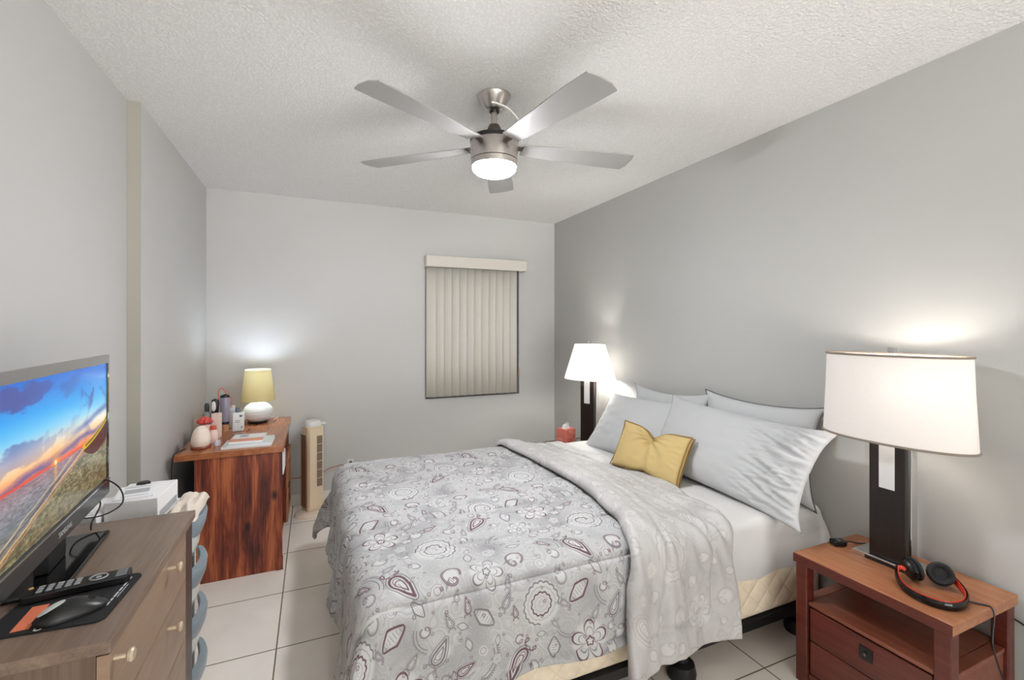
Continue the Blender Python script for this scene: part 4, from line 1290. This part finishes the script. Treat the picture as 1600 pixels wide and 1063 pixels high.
# ------------------------------------------------------------------ plastic drawer cart between dresser and chest
M_TRANSL = plain('milky_plastic', (222, 221, 216), 0.3)
M_LIP = plain('blue_grey_plastic', (140, 152, 160), 0.3)
ct = thing('storage_cart', 'white plastic four drawer cart with blue grey lips beside the dresser', 'storage cart', (-0.585, 1.985, 0))
CW, CL_ = 0.20, 0.150
fm = MB()
for y in (-CL_, CL_ - 0.02):
    fm.box(-0.15, 0.165, y, y + 0.02, 0.0, 0.745)
fm.box(-0.15, 0.165, -CL_ + 0.0205, CL_ - 0.0205, 0.728, 0.745)
part('frame', fm, M_WHITEPL, ct, bevel=0.006)
for k in range(4):
    z0 = 0.03 + 0.178 * k
    d = MB()
    P = []
    for i in range(17):
        y = -CL_ + 0.022 + (2 * CL_ - 0.044) * i / 16
        bow = 0.012 + 0.030 * (1 - (y / (CL_ - 0.022)) ** 2)
        row = []
        for zz, ins in ((z0, 0.030), (z0 + 0.05, 0.010), (z0 + 0.125, 0.0), (z0 + 0.168, 0.002)):
            row.append((0.168 + bow - ins, y, zz))
        P.append(row)
    d.grid(P)
    dd = part('drawer', d, M_TRANSL, ct, smooth=True)
    sm = dd.modifiers.new('solid', 'SOLIDIFY'); sm.thickness = 0.003
    L = MB(); P = []
    for i in range(25):
        y = -CL_ + 0.024 + (2 * CL_ - 0.048) * i / 24
        q_ = max(0.0, 1 - (y / (CL_ - 0.022)) ** 2)
        d0 = 0.168 + 0.012 + 0.030 * q_
        out_ = 0.004 + 0.013 * q_ ** 0.6
        zt_ = z0 + 0.170; hh_ = 0.030 + 0.050 * q_ ** 0.7
        P.append([(d0 - 0.008, y, zt_), (d0 + out_ * 0.8, y, zt_ + 0.001), (d0 + out_, y, zt_ - 0.008), (d0 + out_ * 0.75, y, zt_ - hh_ * 0.55), (d0 - 0.001, y, zt_ - hh_), (d0 - 0.008, y, zt_ - hh_ + 0.006)])
    L.grid(P, closed_v=True)
    L.f.append(tuple(range(6))); L.f.append(tuple(24 * 6 + k_ for k_ in range(6)))
    part('drawer_lip', L, M_LIP, dd, smooth=True)
# towel heaped on top of the cart
P = []
for i in range(31):
    row = []
    for j in range(25):
        u_, v_ = -1 + 2 * i / 30, -1 + 2 * j / 24
        hgt = 0.046 * (max(0, (1 - u_ ** 4) * (1 - v_ ** 4))) ** 0.5 * (0.8 + 0.5 * nz(u_ * 1.6 + 2, v_ * 1.6, 1)) 
        hgt += 0.010 * nz(u_ * 4, v_ * 4, 5) * (1 - max(abs(u_), abs(v_)))
        row.append((-0.412 + 0.045 * u_ + 0.006 * nz(v_ * 2, 3), 1.965 + 0.125 * v_ + 0.008 * nz(u_ * 3, 1), 0.7462 + max(0, hgt) + 0.01 * (u_ > 0.3) * 0))
    P.append(row)
tw = part('towel', MB().grid(P), plain('beige_towel', (216, 204, 190), 0.95, bump=0.25, bscale=350), smooth=True, sharp=180)
tag(tw, 'crumpled beige towel on top of the plastic drawer cart', 'towel')
bx = thing('carton', 'white carton with papers on the cart beneath a printed sheet', 'box', (-0.540, 1.965, 0.7458), math.radians(-3))
part('box', MB().box(-0.072, 0.072, -0.10, 0.10, 0, 0.090), M_PAPER, bx, bevel=0.002)
part('flap_line', MB().box(0.0722, 0.0726, -0.085, 0.085, 0.015, 0.040), M_PRINT, bx)
b2 = thing('carton', 'low white carton on the cart against the wall, left of the taller carton', 'box', (-0.675, 1.935, 0.7458), math.radians(-2))
part('box', MB().box(-0.055, 0.055, -0.10, 0.09, 0, 0.062), M_PAPER, b2, bevel=0.002)
part('printed_band', MB().box(-0.045, 0.04, -0.08, -0.074, 0.0622, 0.0626).box(-0.045, 0.03, -0.06, -0.056, 0.0622, 0.0626), M_PRINT, b2)
pr = thing('printed_sheet', 'white printed booklet with a grey block on top of the cartons', 'booklet', (-0.553, 1.950, 0.8365), math.radians(9))
part('pages', MB().box(-0.054, 0.050, -0.072, 0.072, 0, 0.004), M_PAPER, pr)
part('grey_block', MB().box(-0.034, 0.034, -0.02, 0.025, 0.0042, 0.0046), M_PRINT, pr)
part('text_line', MB().box(-0.04, 0.035, 0.045, 0.048, 0.0042, 0.0046).box(-0.04, 0.02, 0.056, 0.059, 0.0042, 0.0046).box(-0.04, 0.035, -0.05, -0.047, 0.0042, 0.0046), M_PRINT, pr)
tag(part('black_puck', MB().lathe([(0.0, 0), (0.02, 0), (0.021, 0.006), (0.016, 0.010), (0, 0.011)], c=(-0.560, 2.040, 0.8362), n=24), M_BLACK, smooth=True), 'small round black puck on the back of the carton', 'puck')

# ------------------------------------------------------------------ rustic chest
CH = 0.717
ch = thing('chest', 'rustic red-brown plank cabinet with cross braced door in the left corner', 'cabinet', (-0.685, 2.957, 0))
# local x 0..0.525 (front at +x), y 0..0.97
part('top', MB().box(0.0, 0.527, 0.0, 0.965, CH - 0.036, CH), M_RUSTIC_TOP, ch, bevel=0.003)
part('side_panel', MB().box(0.092, 0.512, 0.010, 0.030, 0.0, CH - 0.0365), M_RUSTIC, ch, bevel=0.001)
part('side_stile', MB().box(0.487, 0.521, 0.004, 0.0095, 0.085, CH - 0.0365).box(0.487, 0.524, 0.004, 0.0095, 0.0, 0.083), M_RUSTIC, ch, bevel=0.001)
part('side_panel', MB().box(0.092, 0.512, 0.930, 0.950, 0.0, CH - 0.0365), M_RUSTIC, ch, bevel=0.001)
part('back_panel', MB().box(0.092, 0.104, 0.0305, 0.9295, 0.03, CH - 0.037), M_BLACK, ch)
part('shelf', MB().box(0.105, 0.500, 0.0305, 0.9295, 0.52, 0.538).box(0.105, 0.500, 0.0305, 0.9295, 0.055, 0.075), M_RUSTIC_TOP, ch)
part('divider', MB().box(0.105, 0.500, 0.48, 0.498, 0.0755, 0.5195).box(0.105, 0.500, 0.48, 0.498, 0.5385, CH - 0.037), M_RUSTIC, ch)
part('toe_board', MB().box(0.47, 0.488, 0.0305, 0.9295, 0.0, 0.0545), M_RUSTIC, ch)
M_BRACE = wood('brace_wood', (130, 78, 46), (160, 104, 66), (184, 130, 90), 'z', 10, 2, 0.45)
def door_part(y0, y1):
    d = MB()
    d.box(0.502, 0.516, y0, y1, 0.08, 0.515)
    dd = part('door', d, M_RUSTIC, ch)
    fr_ = MB()
    for s_ in ((y0, y0 + 0.035, 0.08, 0.515), (y1 - 0.035, y1, 0.08, 0.515), (y0 + 0.036, y1 - 0.036, 0.08, 0.115), (y0 + 0.036, y1 - 0.036, 0.48, 0.515)):
        fr_.box(0.5165, 0.527, *s_)
    part('door_frame', fr_, M_BRACE, dd, bevel=0.001)
    cy, cz = (y0 + y1) / 2, 0.2975
    Ld = math.hypot(y1 - y0 - 0.08, 0.36)
    an = math.atan2(0.36, y1 - y0 - 0.08)
    x_ = MB()
    for q_, dx_ in ((1, 0.0), (-1, 0.004)):
        x_.xbox(Matrix.Translation((0.5205 + dx_, cy, cz)) @ Matrix.Rotation(q_ * an, 4, 'X'), 0.006, Ld, 0.034)
    part('cross_brace', x_, M_BRACE, dd)
    part('ring_handle', MB().tube([(0.535, y0 + 0.06 + 0.0, 0.30 + 0.0) if False else (0.532 + 0.004 * math.cos(t), y0 + 0.055 + 0.016 * math.sin(t), 0.32 + 0.022 * math.cos(t)) for t in np.linspace(0, 2 * PI, 20)[:-1]], 0.003, 6, smooth=False, closed=True), M_BLACK, dd, smooth=True)
door_part(0.502, 0.925)
tag(part('document_box', MB().box(-0.245, -0.160, 2.999, 3.21, 0.4955 + 0.043, 0.645), M_PAPER, bevel=0.002), 'white document box on the upper shelf of the rustic cabinet', 'box')
bk = thing('storage_basket', 'woven tan basket on the cabinet middle shelf', 'basket', (-0.30, 3.2, 0.076))
bm_ = MB(); P = []
for i in range(11):
    t = i / 10
    r_ = 0.88 + 0.12 * t
    P.append([(0.105 * r_ * sx_, 0.155 * r_ * sy_, 0.24 * t) for sx_, sy_ in [(math.copysign(abs(math.cos(a_)) ** 0.35, math.cos(a_)), math.copysign(abs(math.sin(a_)) ** 0.35, math.sin(a_))) for a_ in np.linspace(0, 2 * PI, 33)[:-1]]])
bm_.grid(P, closed_v=True); bm_.f.append(tuple(range(32)))
part('body', bm_, plain('tan_weave', (176, 128, 88), 0.8, bump=0.4, bscale=120, var=0.2), bk, smooth=True)
part('ring_handle', MB().tube([(0.112 + 0.006 * math.cos(t), 0.02 * math.cos(t), 0.15 + 0.025 * math.sin(t)) for t in np.linspace(0, 2 * PI, 18)[:-1]], 0.003, 6, smooth=False, closed=True), M_BLACK, bk, smooth=True)
# dark cables in the gap beside the chest
tag(part('cable', MB().tube([(-0.66, 3.09, CH + 0.004), (-0.675, 3.0, CH + 0.006), (-0.682, 2.957, CH + 0.004), (-0.687, 2.945, 0.68), (-0.69, 2.94, 0.5), (-0.69, 2.95, 0.25), (-0.69, 3.0, 0.02)], 0.003, 6), M_BLACK, smooth=True), 'black cable hanging down from the egg lamp at the cabinet corner', 'cable')

# egg lamp
eg = thing('egg_lamp', 'small pale egg-shaped lamp on a wooden foot at the cabinet edge', 'lamp', (-0.585, 3.09, CH + 0.0003))
part('foot', MB().lathe([(0.0, 0), (0.047, 0.0), (0.049, 0.006), (0.045, 0.014), (0.0, 0.0142)], n=36), plain('red_wood_foot', (132, 62, 40), 0.4), eg, smooth=True)
part('egg', MB().lathe([(0.041, 0.0145), (0.048, 0.030), (0.049, 0.048), (0.044, 0.078), (0.034, 0.105), (0.018, 0.121), (0.0, 0.127)], n=40), plain('cream_egg', (238, 222, 206), 0.5), eg, smooth=True)

# bottles and hair tools
def bottle(name, label, cat, x, y, prof, m, cap_prof=None, cap_m=None, extra=None):
    t = thing(name, label, cat, (x, y, CH + 0.0003))
    part('body', MB().lathe(prof, n=28), m, t, smooth=True)
    if cap_prof:
        part('cap', MB().lathe(cap_prof, n=24), cap_m, t, smooth=True)
    return t
M_ROSE = plain('rose_red', (214, 86, 80), 0.5)
M_PINKB = plain('blush_glass', (236, 196, 184), 0.2)
t = bottle('perfume_bottle', 'blush bottle with a red flower top behind the egg lamp', 'bottle', -0.600, 3.27, [(0.0, 0), (0.034, 0), (0.036, 0.01), (0.036, 0.085), (0.030, 0.10), (0.012, 0.104), (0.0, 0.105)], M_PINKB)
fl_ = MB()
for ri, (r_, z_) in enumerate(((0.030, 0.115), (0.021, 0.126), (0.011, 0.134))):
    for k in range(6 - ri):
        a_ = 2 * PI * k / (6 - ri) + ri * 0.5
        fl_.lathe([(0.0, -0.010), (0.013, -0.004), (0.015, 0.004), (0.008, 0.012), (0.0, 0.013)], c=(r_ * math.cos(a_), r_ * math.sin(a_), z_), n=10)
part('flower_top', fl_, M_ROSE, t, smooth=True)
t = bottle('lotion_bottle', 'small pink bottle with orange cap right of the egg lamp', 'bottle', -0.545, 3.20, [(0.0, 0), (0.024, 0), (0.026, 0.008), (0.026, 0.062), (0.018, 0.078), (0.0, 0.08)], plain('pale_pink', (238, 206, 198), 0.35), [(0.016, 0.079), (0.018, 0.083), (0.016, 0.102), (0.0, 0.104)], plain('orange_cap', (226, 96, 66), 0.4))
t = bottle('spray_can', 'silver-topped dark spray bottle at the wall behind the rose bottle', 'bottle', -0.625, 3.47, [(0.0, 0), (0.024, 0), (0.025, 0.13), (0.014, 0.146), (0.0, 0.147)], plain('smoke_grey', (150, 146, 140), 0.3), [(0.013, 0.147), (0.014, 0.185), (0.008, 0.20), (0.0, 0.201)], plain('dark_cap', (60, 58, 56), 0.4))
tc_ = thing('carton', 'tall pale pink cosmetics carton beside the hair brush', 'box', (-0.552, 3.35, CH + 0.0003), math.radians(-12))
part('box', MB().box(-0.021, 0.021, -0.022, 0.022, 0, 0.15), plain('shell_pink', (240, 220, 208), 0.5), tc_, bevel=0.001)
part('printed_mark', MB().box(-0.006, 0.008, -0.0226, -0.0222, 0.02, 0.06), plain('mauve_ink', (190, 110, 116), 0.6), tc_)
hb = thing('hair_brush', 'black and white hair brush standing behind the pink carton', 'brush', (-0.575, 3.44, CH + 0.0003), math.radians(-10))
part('handle', MB().lathe([(0.0, 0), (0.013, 0.004), (0.014, 0.10), (0.010, 0.13), (0.0, 0.131)], n=20), M_BLACK, hb, smooth=True)
part('head', MB().lathe([(0.010, 0.13), (0.020, 0.14), (0.024, 0.19), (0.020, 0.222), (0.0, 0.230)], n=24, sy=0.6), M_BLACK, hb, smooth=True)
part('pad', MB().lathe([(0.0, -0.034), (0.011, -0.022), (0.013, 0.0), (0.010, 0.026), (0.0, 0.034)], c=(-0.004, -0.0135, 0.182), n=20, sy=0.35), M_WHITEPL, hb, smooth=True)
hi = thing('hair_straightener', 'mauve hair straightener with pink looped cord, standing upright', 'hair straightener', (-0.535, 3.53, CH + 0.0003))
part('stand', MB().lathe([(0.0, 0), (0.022, 0), (0.018, 0.045), (0.0, 0.046)], n=24), plain('copper_stand', (206, 152, 112), 0.4), hi, smooth=True)
part('body', MB().lathe([(0.0, 0.046), (0.022, 0.047), (0.023, 0.06), (0.027, 0.13), (0.031, 0.20), (0.028, 0.222), (0.0, 0.223)], n=28, sy=0.7), plain('mauve_grey', (152, 148, 164), 0.3), hi, smooth=True)
part('collar', MB().lathe([(0.0225, 0.046), (0.0245, 0.05), (0.0245, 0.062), (0.023, 0.064)], n=28, sy=0.75, cap=False), plain('deep_violet', (46, 36, 66), 0.3), hi, smooth=True)
part('tip', MB().lathe([(0.0285, 0.2225), (0.027, 0.236), (0.0, 0.246)], n=28, sy=0.7), M_BLACK, hi, smooth=True)
part('cord', MB().tube([(0.028, 0.02, 0.16), (0.034, 0.02, 0.215), (0.010, 0.022, 0.235), (-0.012, 0.022, 0.275), (-0.026, 0.022, 0.282), (-0.040, 0.022, 0.262), (-0.040, 0.022, 0.22), (-0.036, 0.022, 0.17)], 0.0036, 8), plain('pink_cord', (222, 116, 116), 0.5), hi, smooth=True)
t = thing('lotion_bottle', 'white squared lotion bottle with grey cap by the small table lamp', 'bottle', (-0.455, 3.50, CH + 0.0003), math.radians(8))
part('body', MB().prism(rrect(-0.034, 0.034, -0.018, 0.018, 0.008), 0.0, 0.125), plain('lotion_white', (226, 230, 230), 0.35), t, bevel=0.006, seg=3)
part('cap', MB().lathe([(0.017, 0.1255), (0.017, 0.152), (0.0, 0.153)], n=24), plain('slate_cap', (112, 120, 136), 0.4), t, smooth=True)
part('label_print', MB().box(0.006, 0.022, -0.0188, -0.0183, 0.095, 0.108).box(-0.018, 0.008, -0.0188, -0.0183, 0.060, 0.063).box(-0.018, 0.010, -0.0188, -0.0183, 0.070, 0.073).box(0.016, 0.022, -0.0188, -0.0183, 0.02, 0.034), plain('label_ink', (96, 104, 118), 0.6), t)
bottle('lotion_bottle', 'slim white bottle between the hair straightener and squared lotion bottle', 'bottle', -0.505, 3.64, [(0.0, 0), (0.023, 0), (0.024, 0.12), (0.014, 0.134), (0.0, 0.135)], plain('cool_white', (216, 224, 228), 0.3), [(0.012, 0.135), (0.013, 0.152), (0.0, 0.153)], M_WHITEPL)
tag(part('glass_jar', MB().lathe([(0.0, 0), (0.018, 0), (0.019, 0.02), (0.016, 0.030), (0.0, 0.031)], c=(-0.512, 3.115, CH + 0.0003), n=24), plain('lilac_glass', (196, 192, 204), 0.1), smooth=True), 'tiny lilac glass jar left of the magazines', 'jar')

# magazines
def flat_book(label, c, rz, wx, wy, th, m, extra=None):
    t = thing('magazine', label, 'magazine', c, rz, 'stack of magazines')
    part('pages', MB().box(-wx / 2 + 0.002, wx / 2 - 0.002, -wy / 2 + 0.002, wy / 2 - 0.002, 0.0, th), M_PAPER, t)
    part('cover', MB().box(-wx / 2, wx / 2, -wy / 2, wy / 2, th + 0.0002, th + 0.0015), m, t)
    return t
z_ = CH + 0.0003
flat_book('bottom white magazine of the stack at the cabinet edge', (-0.345, 3.085, z_), math.radians(-2), 0.255, 0.19, 0.008, plain('cover_white', (226, 228, 230), 0.35))
flat_book('pale magazine with dark spine under the orange book', (-0.335, 3.10, z_ + 0.0098), math.radians(1), 0.235, 0.20, 0.006, plain('cover_cool', (206, 214, 218), 0.35))
part_dark = flat_book('orange and white paperback in the middle of the magazine stack', (-0.355, 3.105, z_ + 0.0176), math.radians(-3), 0.175, 0.155, 0.013, plain('cover_orange', (224, 148, 116), 0.4))
tb_ = flat_book('white leaflet with blue-grey photo on top of the orange paperback', (-0.350, 3.145, z_ + 0.0324), math.radians(-4), 0.17, 0.115, 0.002, plain('cover_leaflet', (232, 232, 234), 0.4))
part('photo', MB().box(-0.05, -0.005, -0.025, 0.035, 0.0037, 0.0040), plain('photo_blue', (150, 158, 180), 0.4), tb_)

# small table lamp
SLX, SLY = -0.365, 3.76
sl_ = thing('table_lamp', 'small lamp with white ribbed ball base and yellow shade on the cabinet', 'lamp', (SLX, SLY, CH + 0.0003))
part('foot', MB().lathe([(0.0, 0), (0.064, 0.0), (0.066, 0.008), (0.0, 0.009)], n=40), M_BLACK, sl_, smooth=True)
ball = []
for i in range(60):
    t_ = i / 59
    an = -1.15 + (1.15 + 1.38) * t_
    rr = 0.096 + 0.0016 * math.sin(t_ * 2 * PI * 17)
    ball.append((rr * math.cos(an), 0.0715 + 0.0745 * math.sin(an) - 0.0035 + 0.0085))
part('ball_base', MB().lathe(ball, n=64), plain('matte_white_ceramic', (216, 222, 226), 0.6), sl_, smooth=True)
part('neck', MB().lathe([(0.014, 0.145), (0.014, 0.19)], n=20), M_WHITEPL, sl_, smooth=True)
part('lamp_shade', MB().lathe([(0.112, 0.160), (0.110, 0.165), (0.083, 0.378), (0.082, 0.382)], n=60, cap=False), M_SHADE_Y, sl_, smooth=True)
part('bulb', MB().lathe([(0.0, -0.05), (0.014, -0.046), (0.016, -0.02), (0.029, 0.01), (0.030, 0.022), (0.020, 0.042), (0.0, 0.049)], c=(0, 0, 0.320), n=24), glow('small_bulb_glow', (208, 226, 255), SMALL_LAMP * 28), sl_, smooth=True)

# ------------------------------------------------------------------ tower fan, outlet, cord
tf = thing('tower_fan', 'cream tower fan standing on the tiles by the back wall', 'fan', (-0.005, 3.775, 0), math.radians(24))
part('base', MB().lathe([(0.0, 0.0), (0.128, 0.0), (0.130, 0.010), (0.122, 0.022), (0.085, 0.034), (0.06, 0.036), (0.0, 0.036)], n=48, sy=0.82), plain('base_cream', (228, 214, 196), 0.4), tf, smooth=True)
out = rrect(-0.062, 0.062, -0.060, 0.060, 0.022)
part('body', MB().prism([(x * 0.98, y) for x, y in out], 0.0365, 0.662), M_CREAMPL, tf, bevel=0.004)
part('rear_shell', MB().box(-0.0640, -0.0618, -0.030, 0.052, 0.06, 0.60), M_TAUPEPL, tf, bevel=0.001)
part('front_panel', MB().box(-0.050, 0.052, -0.0655, -0.0605, 0.06, 0.64), plain('panel_cream', (226, 206, 176), 0.45), tf, bevel=0.002)
for k in range(6):
    z0 = 0.215 + 0.0635 * k
    part('grille', MB().box(0.004, 0.044, -0.0668, -0.0657, z0, z0 + 0.059), M_GRILLE, tf)
part('cap', MB().lathe([(0.063, 0.6625), (0.064, 0.675), (0.052, 0.700), (0.0, 0.708)], n=40), plain('cap_white', (222, 220, 216), 0.4), tf, smooth=True)
part('handle_tab', MB().box(0.055, 0.092, -0.03, 0.02, 0.665, 0.678), M_WHITEPL, tf, bevel=0.004)
ot = thing('wall_outlet', 'small white wall outlet with dark plug low on the back wall', 'outlet', (0.283, YB - 0.0003, 0.29))
part('plate', MB().box(-0.030, 0.022, -0.006, 0, -0.02, 0.03), M_WHITEPL, ot, bevel=0.002)
part('plug', MB().lathe([(0.014, 0), (0.013, 0.025), (0.0, 0.026)], n=16).xf(Matrix.Translation((0.0, -0.0062, 0.0)) @ Matrix.Rotation(PI / 2, 4, 'X')), M_BLACK, ot, smooth=True)
tag(part('power_cord', MB().tube([(0.270, YB - 0.020, 0.288), (0.20, YB - 0.03, 0.285), (0.12, YB - 0.04, 0.272), (0.05, YB - 0.05, 0.245), (-0.04, YB - 0.05, 0.23), (-0.14, YB - 0.05, 0.228), (-0.152, YB - 0.05, 0.2275)], 0.0038, 8), plain('brown_cord', (170, 112, 92), 0.5), smooth=True), 'brown power cord running along the back wall behind the tower fan', 'cord')
